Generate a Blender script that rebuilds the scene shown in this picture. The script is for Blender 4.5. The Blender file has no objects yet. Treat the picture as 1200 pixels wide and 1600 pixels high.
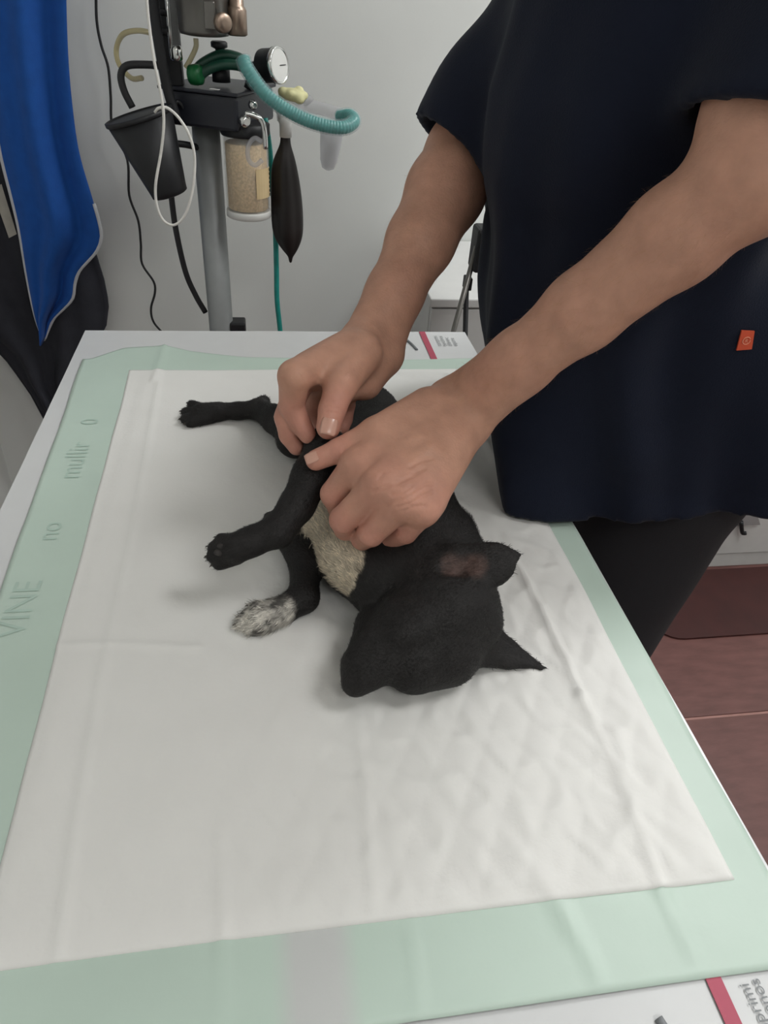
import bpy, bmesh, math, random
import numpy as np
from mathutils import Vector, Matrix

random.seed(7)
rng = np.random.default_rng(11)
C = bpy.context.scene.collection
scene = bpy.context.scene
PI = math.pi

# ------------------------------------------------------------------ camera
cam_data = bpy.data.cameras.new('camera')
cam = bpy.data.objects.new('camera', cam_data)
C.objects.link(cam)
cam_data.sensor_fit = 'HORIZONTAL'
cam_data.sensor_width = 36.0
cam_data.lens = 33.0
cam_data.clip_start = 0.02
right = Vector((0.98790, -0.14092, 0.06482)); up = Vector((0.03441, 0.60658, 0.79428)); fwd = Vector((0.15125, 0.78244, -0.60408))
mw = Matrix.Identity(4)
for i in range(3):
    mw[i][0] = right[i]; mw[i][1] = up[i]; mw[i][2] = -fwd[i]
mw[0][3], mw[1][3], mw[2][3] = 0.28928, -1.11202, 1.37400
cam.matrix_world = mw
scene.camera = cam

# ------------------------------------------------------------------ world, light, exposure
world = bpy.data.worlds.new('world'); scene.world = world
world.use_nodes = True
world.node_tree.nodes['Background'].inputs[0].default_value = (0.75, 0.8, 0.85, 1)
world.node_tree.nodes['Background'].inputs[1].default_value = 0.1
scene.view_settings.view_transform = 'Standard'
scene.view_settings.look = 'None'
scene.view_settings.gamma = 1.0
scene.view_settings.use_curve_mapping = False
scene.view_settings.exposure = -0.17
scene.cycles.max_bounces = 9
scene.cycles.diffuse_bounces = 4
# ceiling light panels: (x, y, size x, size y, watts)
PANELS = [(1.45, -0.95, 0.6, 0.6, 11.5), (0.9, -2.3, 1.2, 0.6, 8.5), (1.75, 0.2, 0.6, 0.6, 25)]
CEIL = 2.75
for (x, y, sx, sy, w) in PANELS:
    ld = bpy.data.lights.new('ceiling_panel_light', 'AREA')
    ld.shape = 'RECTANGLE'; ld.size = sx * .95; ld.size_y = sy * .95; ld.energy = w; ld.color = (0.98, 0.99, 1.0)
    lo = bpy.data.objects.new('ceiling_panel_light', ld); C.objects.link(lo)
    lo.location = (x, y, CEIL - 0.045)

# ------------------------------------------------------------------ helpers
def lin(r, g, b):
    f = lambda c: (c / 255 / 12.92) if c / 255 <= 0.04045 else ((c / 255 + 0.055) / 1.055) ** 2.4
    return (f(r), f(g), f(b), 1.0)

def mat(name, col, rough=0.6, metal=0.0, var=0.12, scale=30.0, bump=0.0, bscale=120.0, coat=0.0, spec=0.5,
        trans=0.0, alpha=1.0, sheen=0.0, sss=0.0, emit=None, attr=None, ior=1.45, stretch=None):
    m = bpy.data.materials.new(name); m.use_nodes = True
    nt = m.node_tree; N = nt.nodes; L = nt.links
    b = N['Principled BSDF']
    b.inputs['Roughness'].default_value = rough
    b.inputs['Metallic'].default_value = metal
    b.inputs['Specular IOR Level'].default_value = spec
    b.inputs['IOR'].default_value = ior
    b.inputs['Transmission Weight'].default_value = trans
    b.inputs['Alpha'].default_value = alpha
    b.inputs['Coat Weight'].default_value = coat
    b.inputs['Sheen Weight'].default_value = sheen
    if sss:
        b.inputs['Subsurface Weight'].default_value = sss
        b.inputs['Subsurface Radius'].default_value = (1.0, 0.4, 0.2)
        b.inputs['Subsurface Scale'].default_value = 0.006
    tc = N.new('ShaderNodeTexCoord')
    src = tc.outputs['Object']
    if stretch:
        mp = N.new('ShaderNodeMapping'); mp.inputs['Scale'].default_value = stretch
        L.new(src, mp.inputs['Vector']); src = mp.outputs['Vector']
    nz = N.new('ShaderNodeTexNoise'); nz.inputs['Scale'].default_value = scale; nz.inputs['Detail'].default_value = 4
    L.new(src, nz.inputs['Vector'])
    rp = N.new('ShaderNodeMapRange')
    rp.inputs['From Min'].default_value = 0.3; rp.inputs['From Max'].default_value = 0.7
    rp.inputs['To Min'].default_value = 1 - var; rp.inputs['To Max'].default_value = 1 + var
    L.new(nz.outputs['Fac'], rp.inputs['Value'])
    mx = N.new('ShaderNodeVectorMath'); mx.operation = 'SCALE'
    if attr:
        at = N.new('ShaderNodeAttribute'); at.attribute_name = attr
        L.new(at.outputs['Color'], mx.inputs[0])
    else:
        mx.inputs[0].default_value = col[:3]
    L.new(rp.outputs['Result'], mx.inputs['Scale'])
    L.new(mx.outputs['Vector'], b.inputs['Base Color'])
    if bump:
        n2 = N.new('ShaderNodeTexNoise'); n2.inputs['Scale'].default_value = bscale; n2.inputs['Detail'].default_value = 5
        L.new(src, n2.inputs['Vector'])
        bp = N.new('ShaderNodeBump'); bp.inputs['Strength'].default_value = bump; bp.inputs['Distance'].default_value = 0.002
        L.new(n2.outputs['Fac'], bp.inputs['Height']); L.new(bp.outputs['Normal'], b.inputs['Normal'])
    if emit:
        b.inputs['Emission Color'].default_value = emit[0]; b.inputs['Emission Strength'].default_value = emit[1]
    return m

def setp(o, label=None, cat=None, group=None, kind=None):
    if label: o['label'] = label
    if cat: o['category'] = cat
    if group: o['group'] = group
    if kind: o['kind'] = kind
    return o

def empty(name, loc, label, cat, group=None):
    o = bpy.data.objects.new(name, None); C.objects.link(o)
    o.location = loc; o.empty_display_size = 0.05
    bpy.context.view_layer.update()
    return setp(o, label, cat, group)

def link(name, me, m=None, parent=None, smooth=False):
    o = bpy.data.objects.new(name, me); C.objects.link(o)
    if m is not None and len(me.materials) == 0: me.materials.append(m)
    if smooth:
        me.polygons.foreach_set('use_smooth', np.ones(len(me.polygons), dtype=bool))
    if parent is not None:
        o.parent = parent
        # vertices are written in world space: cancel the empty's offset once
        if parent.type == 'EMPTY': o.matrix_parent_inverse = Matrix.Translation(-parent.location)
    return o

def mesh_np(name, V, Q):
    """mesh from an (n,3) array and an (m,k) array of polygons"""
    V = np.asarray(V, dtype=np.float32); Q = np.asarray(Q, dtype=np.int32)
    me = bpy.data.meshes.new(name)
    k = Q.shape[1]
    me.vertices.add(len(V)); me.vertices.foreach_set('co', V.ravel())
    me.loops.add(Q.size); me.loops.foreach_set('vertex_index', Q.ravel())
    me.polygons.add(len(Q)); me.polygons.foreach_set('loop_start', np.arange(0, Q.size, k, dtype=np.int32))
    me.update(calc_edges=True); me.validate()
    return me

def bm_mesh(name, bm):
    me = bpy.data.meshes.new(name)
    bmesh.ops.recalc_face_normals(bm, faces=bm.faces[:])
    bm.to_mesh(me); bm.free(); return me

def add_box(bm, lo, hi, bev=0.0, mtx=None):
    r = bmesh.ops.create_cube(bm, size=1.0)
    vs = r['verts']
    c = [(lo[i] + hi[i]) / 2 for i in range(3)]; s = [hi[i] - lo[i] for i in range(3)]
    for v in vs: v.co = Vector((c[0] + v.co.x * s[0], c[1] + v.co.y * s[1], c[2] + v.co.z * s[2]))
    if bev:
        es = list({e for v in vs for e in v.link_edges})
        g = bmesh.ops.bevel(bm, geom=es, offset=bev, segments=2, affect='EDGES', profile=0.5)
        vs = list({v for f in g['faces'] for v in f.verts} | set(v for v in vs if v.is_valid))
    if mtx is not None:
        for v in vs: v.co = mtx @ v.co
    return vs

def box(name, lo, hi, m, parent=None, bev=0.003, mtx=None):
    bm = bmesh.new(); add_box(bm, lo, hi, bev, mtx)
    return link(name, bm_mesh(name, bm), m, parent)

def spline(pts, n=8):
    """Catmull-Rom through the points"""
    P = [np.array(p, float) for p in pts]
    if len(P) < 3 or n <= 1: return np.array(P)
    P = [2 * P[0] - P[1]] + P + [2 * P[-1] - P[-2]]
    out = []
    for i in range(1, len(P) - 2):
        p0, p1, p2, p3 = P[i - 1:i + 3]
        for k in range(n):
            t = k / n
            out.append(0.5 * ((2 * p1) + (p2 - p0) * t + (2 * p0 - 5 * p1 + 4 * p2 - p3) * t * t + (3 * p1 - p0 - 3 * p2 + p3) * t ** 3))
    out.append(P[-2])
    return np.array(out)

def tube_arrays(path, rad, seg=10, cap=True):
    path = np.asarray(path, float); n = len(path)
    T = np.gradient(path, axis=0); T /= np.linalg.norm(T, axis=1, keepdims=True) + 1e-12
    ref = np.array([0, 0, 1.0]) if abs(T[0][2]) < 0.9 else np.array([1.0, 0, 0])
    u = np.cross(T[0], ref); u /= np.linalg.norm(u)
    V = []
    rad = np.broadcast_to(rad, (n,))
    for i in range(n):
        u = u - T[i] * np.dot(u, T[i]); u /= np.linalg.norm(u) + 1e-12
        w = np.cross(T[i], u)
        for k in range(seg):
            a = 2 * PI * k / seg
            V.append(path[i] + rad[i] * (math.cos(a) * u + math.sin(a) * w))
    Q = []
    for i in range(n - 1):
        for k in range(seg):
            k2 = (k + 1) % seg
            Q.append((i * seg + k, i * seg + k2, (i + 1) * seg + k2, (i + 1) * seg + k))
    if cap:
        a = len(V); V.append(path[0]); V.append(path[-1])
        for k in range(seg):
            k2 = (k + 1) % seg
            Q.append((a, k2, k, k)); Q.append((a + 1, (n - 1) * seg + k, (n - 1) * seg + k2, (n - 1) * seg + k2))
    return np.array(V), Q

def tube(name, pts, rad, m, parent=None, n=8, seg=10, ribs=0.0, pitch=0.006):
    p = spline(pts, n)
    r = rad
    if ribs:
        d = np.concatenate([[0], np.cumsum(np.linalg.norm(np.diff(p, axis=0), axis=1))])
        s = np.arange(0, d[-1], pitch / 6)
        p = np.stack([np.interp(s, d, p[:, i]) for i in range(3)], 1)
        r = rad * (1 + ribs * np.sin(2 * PI * s / pitch))
    V, Q = tube_arrays(p, r, seg)
    me = bpy.data.meshes.new(name)
    me.from_pydata([tuple(v) for v in V], [], [tuple(dict.fromkeys(q)) for q in Q]); me.update()
    return link(name, me, m, parent, smooth=True)

def lathe_mesh(name, profile, base, axis=(0, 0, 1), seg=32):
    """profile: (radius, height along axis)"""
    ax = Vector(axis).normalized(); rot = Vector((0, 0, 1)).rotation_difference(ax).to_matrix()
    V = []; Q = []
    for r, h in profile:
        for k in range(seg):
            a = 2 * PI * k / seg
            V.append(tuple(Vector(base) + rot @ Vector((r * math.cos(a), r * math.sin(a), h))))
    n = len(profile)
    for i in range(n - 1):
        for k in range(seg):
            k2 = (k + 1) % seg
            Q.append((i * seg + k, i * seg + k2, (i + 1) * seg + k2, (i + 1) * seg + k))
    Q.append(tuple(range(seg))[::-1]); Q.append(tuple((n - 1) * seg + k for k in range(seg)))
    me = bpy.data.meshes.new(name); me.from_pydata(V, [], Q); me.update()
    for p in me.polygons:
        p.use_smooth = len(p.vertices) == 4
    return me

def lathe(name, profile, base, m, parent=None, axis=(0, 0, 1), seg=32):
    return link(name, lathe_mesh(name, profile, base, axis, seg), m, parent)

# signed distance fields turned into one continuous surface
class Field:
    def __init__(s, lo, hi, h):
        s.lo = np.array(lo, np.float32); s.h = h
        s.n = np.ceil((np.array(hi) - np.array(lo)) / h).astype(int) + 1
        s.F = np.full(tuple(s.n), 0.5, np.float32)
        s.ax = [s.lo[i] + np.arange(s.n[i], dtype=np.float32) * h for i in range(3)]
    def sub(s, lo, hi):
        sl = []
        for i in range(3):
            a = int(max(0, np.floor((lo[i] - s.lo[i]) / s.h))); b = int(min(s.n[i], np.ceil((hi[i] - s.lo[i]) / s.h) + 1))
            if b <= a: return None
            sl.append(slice(a, b))
        X = s.ax[0][sl[0]][:, None, None]; Y = s.ax[1][sl[1]][None, :, None]; Z = s.ax[2][sl[2]][None, None, :]
        return tuple(sl), X, Y, Z
    def put(s, sl, d, k, op):
        f = s.F[sl]
        if op == 'sub':
            d = -d
            if k > 0:
                hh = np.clip(0.5 - 0.5 * (f - d) / k, 0, 1); f = f * (1 - hh) + d * hh + k * hh * (1 - hh)
            else: f = np.maximum(f, d)
        else:
            if k > 0:
                hh = np.clip(0.5 + 0.5 * (f - d) / k, 0, 1); f = f * (1 - hh) + d * hh - k * hh * (1 - hh)
            else: f = np.minimum(f, d)
        s.F[sl] = f
    def cone(s, a, b, ra, rb, k=0.004, op='add'):
        a = np.array(a, np.float32); b = np.array(b, np.float32); pad = max(ra, rb) + k + 4 * s.h + 0.004
        g = s.sub(np.minimum(a, b) - pad, np.maximum(a, b) + pad)
        if g is None: return
        sl, X, Y, Z = g
        ba = b - a; L2 = float(ba @ ba) + 1e-12
        px, py, pz = X - a[0], Y - a[1], Z - a[2]
        t = np.clip((px * ba[0] + py * ba[1] + pz * ba[2]) / L2, 0, 1)
        d = np.sqrt((px - t * ba[0]) ** 2 + (py - t * ba[1]) ** 2 + (pz - t * ba[2]) ** 2) - (ra + t * (rb - ra))
        s.put(sl, d.astype(np.float32), k, op)
    def chain(s, pts, k=0.004, k0=None, op='add'):
        for i in range(len(pts) - 1):
            (a, ra), (b, rb) = pts[i], pts[i + 1]
            s.cone(a, b, ra, rb, k0 if (i == 0 and k0 is not None) else k, op)
    def ell(s, c, r, u=(1, 0, 0), w=(0, 0, 1), k=0.004, op='add'):
        """ellipsoid with half axes r along u, (w x u), w"""
        c = np.array(c, np.float32); u = np.array(u, float); u /= np.linalg.norm(u)
        w = np.array(w, float); w -= u * (w @ u); w /= np.linalg.norm(w); v = np.cross(w, u)
        pad = max(r) + k + 4 * s.h
        g = s.sub(c - pad, c + pad)
        if g is None: return
        sl, X, Y, Z = g
        px, py, pz = X - c[0], Y - c[1], Z - c[2]
        a = px * u[0] + py * u[1] + pz * u[2]; b = px * v[0] + py * v[1] + pz * v[2]; e = px * w[0] + py * w[1] + pz * w[2]
        k0 = np.sqrt((a / r[0]) ** 2 + (b / r[1]) ** 2 + (e / r[2]) ** 2)
        k1 = np.sqrt((a / r[0] ** 2) ** 2 + (b / r[1] ** 2) ** 2 + (e / r[2] ** 2) ** 2) + 1e-9
        s.put(sl, (k0 * (k0 - 1) / k1).astype(np.float32), k, op)
    def flat(s, a, b, ra, rb, w, thin, k=0.004, op='add'):
        """round cone squashed along w by the factor thin"""
        a = np.array(a, np.float32); b = np.array(b, np.float32)
        w = np.array(w, float); ba = (b - a).astype(float); w -= ba * (w @ ba) / (ba @ ba); w /= np.linalg.norm(w)
        pad = max(ra, rb) + k + 4 * s.h
        g = s.sub(np.minimum(a, b) - pad, np.maximum(a, b) + pad)
        if g is None: return
        sl, X, Y, Z = g
        px, py, pz = X - a[0], Y - a[1], Z - a[2]
        e = px * w[0] + py * w[1] + pz * w[2]
        f = (1 / thin - 1) * e
        px, py, pz = px + f * w[0], py + f * w[1], pz + f * w[2]
        t = np.clip((px * ba[0] + py * ba[1] + pz * ba[2]) / (ba @ ba), 0, 1)
        q = np.sqrt((px - t * ba[0]) ** 2 + (py - t * ba[1]) ** 2 + (pz - t * ba[2]) ** 2)
        rr = ra + t * (rb - ra)
        # gradient-corrected distance
        gx = (px - t * ba[0]) * w[0] + (py - t * ba[1]) * w[1] + (pz - t * ba[2]) * w[2]
        gl = np.sqrt(np.maximum(1e-6, 1 + (1 / thin ** 2 - 1) * (gx / (q + 1e-9)) ** 2))
        s.put(sl, ((q - rr) / gl).astype(np.float32), k, op)
    def surface(s):
        F = s.F; S = F < 0
        nx, ny, nz = F.shape
        cnt = np.zeros((nx - 1, ny - 1, nz - 1), np.uint8)
        corners = [(i, j, k) for i in (0, 1) for j in (0, 1) for k in (0, 1)]
        for i, j, k in corners: cnt += S[i:nx - 1 + i, j:ny - 1 + j, k:nz - 1 + k]
        act = (cnt > 0) & (cnt < 8)
        I = np.argwhere(act)
        idx = np.full(act.shape, -1, np.int32); idx[act] = np.arange(len(I), dtype=np.int32)
        vals = {c: F[I[:, 0] + c[0], I[:, 1] + c[1], I[:, 2] + c[2]] for c in corners}
        acc = np.zeros((len(I), 3)); num = np.zeros(len(I))
        for a in corners:
            for ax in range(3):
                if a[ax] == 0:
                    b = list(a); b[ax] = 1; b = tuple(b)
                    va, vb = vals[a], vals[b]; x = (va < 0) != (vb < 0)
                    t = np.where(x, va / np.where(va == vb, 1, va - vb), 0)
                    p = np.array(a, float)[None].repeat(len(I), 0); p[:, ax] += t
                    acc[x] += p[x]; num[x] += 1
        V = s.lo + (I + acc / num[:, None]) * s.h
        quads = []
        for ax in range(3):
            o1, o2 = [(1, 2), (2, 0), (0, 1)][ax]
            A = np.take(S, range(0, S.shape[ax] - 1), ax); B = np.take(S, range(1, S.shape[ax]), ax)
            E = np.argwhere(A != B)
            ok = np.ones(len(E), bool)
            for o in (o1, o2): ok &= (E[:, o] > 0) & (E[:, o] < S.shape[o] - 1)
            E = E[ok]; ins = A[E[:, 0], E[:, 1], E[:, 2]]
            def cell(d1, d2):
                c = E.copy(); c[:, o1] -= d1; c[:, o2] -= d2
                return idx[c[:, 0], c[:, 1], c[:, 2]]
            q = np.stack([cell(1, 1), cell(0, 1), cell(0, 0), cell(1, 0)], 1)
            q[~ins] = q[~ins][:, ::-1]
            quads.append(q)
        return V, np.concatenate(quads)

def relax(V, Q, it=2, lam=0.5):
    n = len(V)
    E = np.concatenate([Q[:, [0, 1]], Q[:, [1, 2]], Q[:, [2, 3]], Q[:, [3, 0]]])
    for _ in range(it):
        acc = np.zeros_like(V); c = np.zeros(n)
        for a, b in ((0, 1), (1, 0)):
            for i in range(3): acc[:, i] += np.bincount(E[:, a], V[E[:, b], i], n)
            c += np.bincount(E[:, a], minlength=n)
        V = V + lam * (acc / np.maximum(c, 1)[:, None] - V)
    return V

def normals_np(V, Q):
    fn = np.cross(V[Q[:, 2]] - V[Q[:, 0]], V[Q[:, 3]] - V[Q[:, 1]])
    N = np.zeros_like(V)
    for j in range(4):
        for i in range(3): N[:, i] += np.bincount(Q[:, j], fn[:, i], len(V))
    return N / (np.linalg.norm(N, axis=1, keepdims=True) + 1e-12)

def wobble(p, freq, seed, n=6):
    """smooth pseudo noise in about -1..1"""
    r = np.random.default_rng(seed); s = 0
    for i in range(n):
        d = r.normal(size=3); d /= np.linalg.norm(d); f = freq * r.uniform(0.6, 1.6)
        s = s + np.sin((p[..., 0] * d[0] + p[..., 1] * d[1] + p[..., 2] * d[2]) * f + r.uniform(0, 6.28))
    return s / n

def set_color(me, name, col):
    at = me.color_attributes.new(name, 'FLOAT_COLOR', 'POINT')
    c = np.ones((len(col), 4), np.float32); c[:, :3] = col
    at.data.foreach_set('color', c.ravel())

def text_mesh(name, body, size, mtx, m, parent, extrude=0.0):
    cu = bpy.data.curves.new(name, 'FONT'); cu.body = body; cu.size = size; cu.extrude = extrude
    t = bpy.data.objects.new(name, cu); C.objects.link(t)
    dg = bpy.context.evaluated_depsgraph_get()
    me = bpy.data.meshes.new_from_object(t.evaluated_get(dg))
    bpy.data.objects.remove(t); bpy.data.curves.remove(cu)
    me.transform(mtx)
    me.materials.clear()
    return link(name, me, m, parent)

# ------------------------------------------------------------------ materials
M = {}
M['wall'] = mat('wall_paint', lin(226, 228, 225), 0.55, var=0.02, scale=6, bump=0.05, bscale=200)
M['ceil'] = mat('ceiling_paint', lin(225, 225, 222), 0.8, var=0.02)
M['floor'] = mat('floor_vinyl', lin(106, 72, 68), 0.38, var=0.16, scale=14, bump=0.12, bscale=90, stretch=(1, 3.5, 1))
M['joint'] = mat('floor_joint', lin(158, 118, 110), 0.55, var=0.12, scale=40)
M['mat'] = mat('floor_shade_patch', lin(62, 30, 28), 0.45, var=0.15, scale=12)  # dark red of the sheet that stands in for shadow on the floor
M['white'] = mat('white_laminate', lin(222, 222, 218), 0.4, var=0.02)
M['shade'] = mat('white_panel', lin(206, 206, 204), 0.45, var=0.02)
M['table'] = mat('table_laminate', lin(205, 205, 204), 0.35, var=0.02)
M['steel'] = mat('brushed_steel', lin(150, 152, 152), 0.38, metal=0.9, var=0.06, scale=60)
M['alu'] = mat('aluminium_tube', lin(146, 149, 149), 0.5, metal=0.35, var=0.05)
M['chrome'] = mat('chrome', lin(215, 216, 214), 0.16, metal=1.0, var=0.03)
M['dark_steel'] = mat('dark_steel', lin(118, 116, 112), 0.36, metal=0.85, var=0.08)
M['brass'] = mat('brass_fitting', lin(150, 132, 118), 0.36, metal=0.85, var=0.08)
M['grey'] = mat('grey_plastic', lin(150, 148, 148), 0.5, var=0.05)
M['black'] = mat('black_plastic', lin(26, 27, 30), 0.5, var=0.1)
M['box_black'] = mat('black_enamel', lin(36, 38, 46), 0.38, var=0.08)
M['rubber'] = mat('black_rubber', lin(33, 29, 28), 0.42, var=0.12, scale=20, bump=0.1, bscale=60)
M['cable'] = mat('black_cable', lin(34, 34, 36), 0.55)
M['white_cable'] = mat('white_cable', lin(228, 226, 220), 0.5)
M['teal'] = mat('teal_hose', lin(30, 140, 132), 0.35, var=0.12, scale=50, coat=0.3, sss=0.1)
M['hose_sleeve'] = mat('hose_sleeve', lin(175, 205, 208), 0.25, var=0.03, alpha=0.24, spec=0.6)
M['green'] = mat('green_hose', lin(20, 62, 48), 0.35, var=0.1)
M['knob_green'] = mat('green_knob', lin(12, 92, 48), 0.35)
M['clear'] = mat('clear_plastic', (0.93, 0.95, 0.95, 1), 0.08, var=0.0, trans=0.6, ior=1.1, alpha=0.25)
M['frost'] = mat('frosted_plastic', lin(205, 205, 208), 0.3, var=0.03, alpha=0.45, trans=0.3, ior=1.1)
M['lime'] = mat('soda_lime', lin(226, 198, 156), 0.8, var=0.22, scale=240, bump=0.6, bscale=300)
M['lime_label'] = mat('cream_label', lin(205, 182, 140), 0.6, var=0.05)
M['amber'] = mat('amber_tube', lin(190, 176, 118), 0.3, alpha=0.6, var=0.05)
M['yellow'] = mat('yellow_cap', lin(214, 210, 160), 0.6, var=0.15, scale=60)
M['gauge'] = mat('gauge_face', lin(222, 222, 218), 0.4, var=0.02)
M['blue'] = mat('blue_cloth', lin(18, 80, 160), 0.85, var=0.08, scale=40, bump=0.25, bscale=500, sheen=0.05)
M['piping'] = mat('white_piping', lin(196, 198, 202), 0.7, var=0.05)
M['coat'] = mat('dark_coat_cloth', lin(47, 48, 55), 0.9, var=0.12, scale=30, bump=0.2, bscale=400)
M['tag_cloth'] = mat('grey_tag', lin(172, 168, 158), 0.8, var=0.1)
M['navy'] = mat('navy_scrub_cloth', lin(17, 23, 39), 0.85, spec=0.25, var=0.10, scale=9, bump=0.25, bscale=700, sheen=0.05)
M['trouser'] = mat('charcoal_trouser_cloth', lin(36, 36, 40), 0.85, var=0.10, scale=12, bump=0.25, bscale=600)
M['shoe'] = mat('black_shoe', lin(30, 30, 30), 0.5)
M['orange'] = mat('orange_tag', lin(205, 82, 52), 0.7, var=0.06)
M['orange_print'] = mat('orange_tag_print', lin(232, 160, 130), 0.7, var=0.04)
M['skin'] = mat('skin', (1, 1, 1, 1), 0.5, var=0.09, scale=70, bump=0.22, bscale=420, sss=0.12, attr='tone', spec=0.35)
M['nail'] = mat('fingernail', lin(198, 152, 134), 0.3, var=0.04, coat=0.3)
M['hair'] = mat('dark_hair', lin(48, 36, 28), 0.6, var=0.25, scale=90, bump=0.5, bscale=200)
M['arm_hair'] = mat('arm_hair', lin(170, 130, 90), 0.6)
M['fur'] = mat('short_coat', (1, 1, 1, 1), 0.62, var=0.18, scale=120, bump=0.5, bscale=420, attr='coat', spec=0.3)
M['furs'] = mat('fur_strands', (1, 1, 1, 1), 0.55, var=0.15, scale=200, attr='coat', spec=0.3)
M['nose'] = mat('dog_nose', lin(24, 23, 24), 0.4, bump=0.5, bscale=500)
M['claw'] = mat('claw_horn', lin(70, 62, 56), 0.35)
M['pawpad'] = mat('paw_pad', lin(52, 48, 46), 0.7, bump=0.4, bscale=400)
M['pad_white'] = mat('pad_top_sheet', lin(226, 225, 221), 0.75, var=0.015, scale=18, bump=0.12, bscale=260)
M['pad_green'] = mat('pad_backing_film', (1, 1, 1, 1), 0.42, var=0.03, scale=9, bump=0.12, bscale=60, attr='print')
M['pad_print'] = mat('pad_backing_print', lin(178, 200, 188), 0.5, var=0.05)
M['sheet'] = mat('white_printed_film', lin(208, 209, 209), 0.28, var=0.015, bump=0.15, bscale=25)
M['red'] = mat('red_print', lin(172, 62, 86), 0.45, var=0.04)
M['ink'] = mat('grey_print', lin(124, 127, 129), 0.5)

# ------------------------------------------------------------------ the room
def structure(o): o['kind'] = 'structure'; return o
X0, X1, Y0, Y1 = -0.49, 2.7, -3.2, 0.75
structure(box('wall_back', (X0 - .1, Y1, 0), (X1 + .1, Y1 + .1, CEIL), M['wall'], bev=0))
structure(box('wall_left', (X0 - .1, Y0, 0), (X0, Y1, CEIL), M['wall'], bev=0))
structure(box('wall_right', (X1, Y0, 0), (X1 + .1, Y1, CEIL), M['wall'], bev=0))
structure(box('wall_front', (X0 - .1, Y0 - .1, 0), (X1 + .1, Y0, CEIL), M['wall'], bev=0))
structure(box('ceiling', (X0 - .1, Y0 - .1, CEIL), (X1 + .1, Y1 + .1, CEIL + .1), M['ceil'], bev=0))
floor = structure(box('floor', (X0 - .1, Y0 - .1, -.1), (X1 + .1, Y1 + .1, -0.003), M['joint'], bev=0))
# floor sheets with a light joint between them
PW, PD_ = 1.30, 0.60
fm = None
for i in range(-1, 3):
    for j in range(-6, 2):
        xa, xb = 0.55 + i * PW, 0.55 + (i + 1) * PW; ya, yb = -0.189 + j * PD_, -0.189 + (j + 1) * PD_
        xa, xb = max(xa, X0), min(xb, X1); ya, yb = max(ya, Y0), min(yb, Y1)
        if xb - xa < .02 or yb - ya < .02: continue
        g = 0.004
        box('floor_panel', (xa + g, ya + g, -0.003), (xb - g, yb - g, 0.0), M['floor'], floor, bev=0.0008)
structure(box('baseboard_back', (X0, Y1 - .012, 0), (X1, Y1, .08), M['white'], bev=.002))
structure(box('baseboard_left', (X0, Y0, 0), (X0 + .012, Y1 - .012, .08), M['white'], bev=.002))

# ceiling light panels
for n, (x, y, sx, sy, w) in enumerate(PANELS):
    t = empty('ceiling_light', (x, y, CEIL - .04), ['square ceiling light panel above the clinician', 'long ceiling light panel behind the viewer', 'square ceiling light panel over the white cabinet'][n], 'ceiling light', 'ceiling light panels')
    bm = bmesh.new()
    for a, b in (((-sx / 2, -sy / 2), (sx / 2, -sy / 2 + .02)), ((-sx / 2, sy / 2 - .02), (sx / 2, sy / 2)), ((-sx / 2, -sy / 2 + .02), (-sx / 2 + .02, sy / 2 - .02)), ((sx / 2 - .02, -sy / 2 + .02), (sx / 2, sy / 2 - .02))):
        add_box(bm, (x + a[0], y + a[1], CEIL - .04), (x + b[0], y + b[1], CEIL), 0)
    link('frame', bm_mesh('frame', bm), M['white'], t)
    box('diffuser', (x - sx / 2 + .02, y - sy / 2 + .02, CEIL - .03), (x + sx / 2 - .02, y + sy / 2 - .02, CEIL - .01), mat('diffuser', (1, 1, 1, 1), 0.6, var=0, emit=((1, .98, .94, 1), 4.0)), t, bev=0)

# ------------------------------------------------------------------ examination table
TW, TL, TZ = 0.62, 1.25, 0.90
tab = empty('examination_table', (TW / 2, -TL / 2, 0), 'white topped examination table the black puppy lies on', 'table')
box('tabletop', (0, -TL, TZ - .032), (TW, 0, TZ - .0012), M['table'], tab, bev=.004)
bm = bmesh.new()
for a, b in (((.06, -TL + .08, TZ - .08), (TW - .06, -TL + .11, TZ - .032)), ((.06, -.11, TZ - .08), (TW - .06, -.08, TZ - .032)), ((.06, -TL + .11, TZ - .08), (.09, -.11, TZ - .032)), ((TW - .09, -TL + .11, TZ - .08), (TW - .06, -.11, TZ - .032))):
    add_box(bm, a, b, .002)
link('frame', bm_mesh('frame', bm), M['steel'], tab)
for x in (.075, TW - .075):
    for y in (-TL + .095, -.095):
        lg = lathe('leg', [(.016, .02), (.016, TZ - .08)], (x, y, 0), M['steel'], tab, seg=20)
        lathe('rubber_foot', [(.021, 0), (.021, .022), (.017, .03)], (x, y, 0), M['rubber'], lg, seg=20)

# printed white film covering the top, seen beyond both ends of the pad
sh = empty('printed_film', (TW / 2, -TL / 2, TZ), 'white printed plastic film with red stripe covering the tabletop', 'plastic sheet')
nx, ny = 40, 90
gx, gy = np.meshgrid(np.linspace(0.001, TW - .001, nx), np.linspace(-TL + .001, -.001, ny), indexing='ij')
p = np.stack([gx, gy, np.zeros_like(gx)], -1)
V = p.reshape(-1, 3).copy(); V[:, 2] = TZ - .0006 + 0.0005 * wobble(p, 60, 3).ravel()
ii = np.arange(nx * ny).reshape(nx, ny)
Qs = np.stack([ii[:-1, :-1], ii[1:, :-1], ii[1:, 1:], ii[:-1, 1:]], -1).reshape(-1, 4)
link('film', mesh_np('film', V, Qs), M['sheet'], sh, smooth=True)
box('red_stripe', (.5385, -TL + .01, TZ + .0003), (.5485, -.003, TZ + .0007), M['red'], sh, bev=0)
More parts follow.
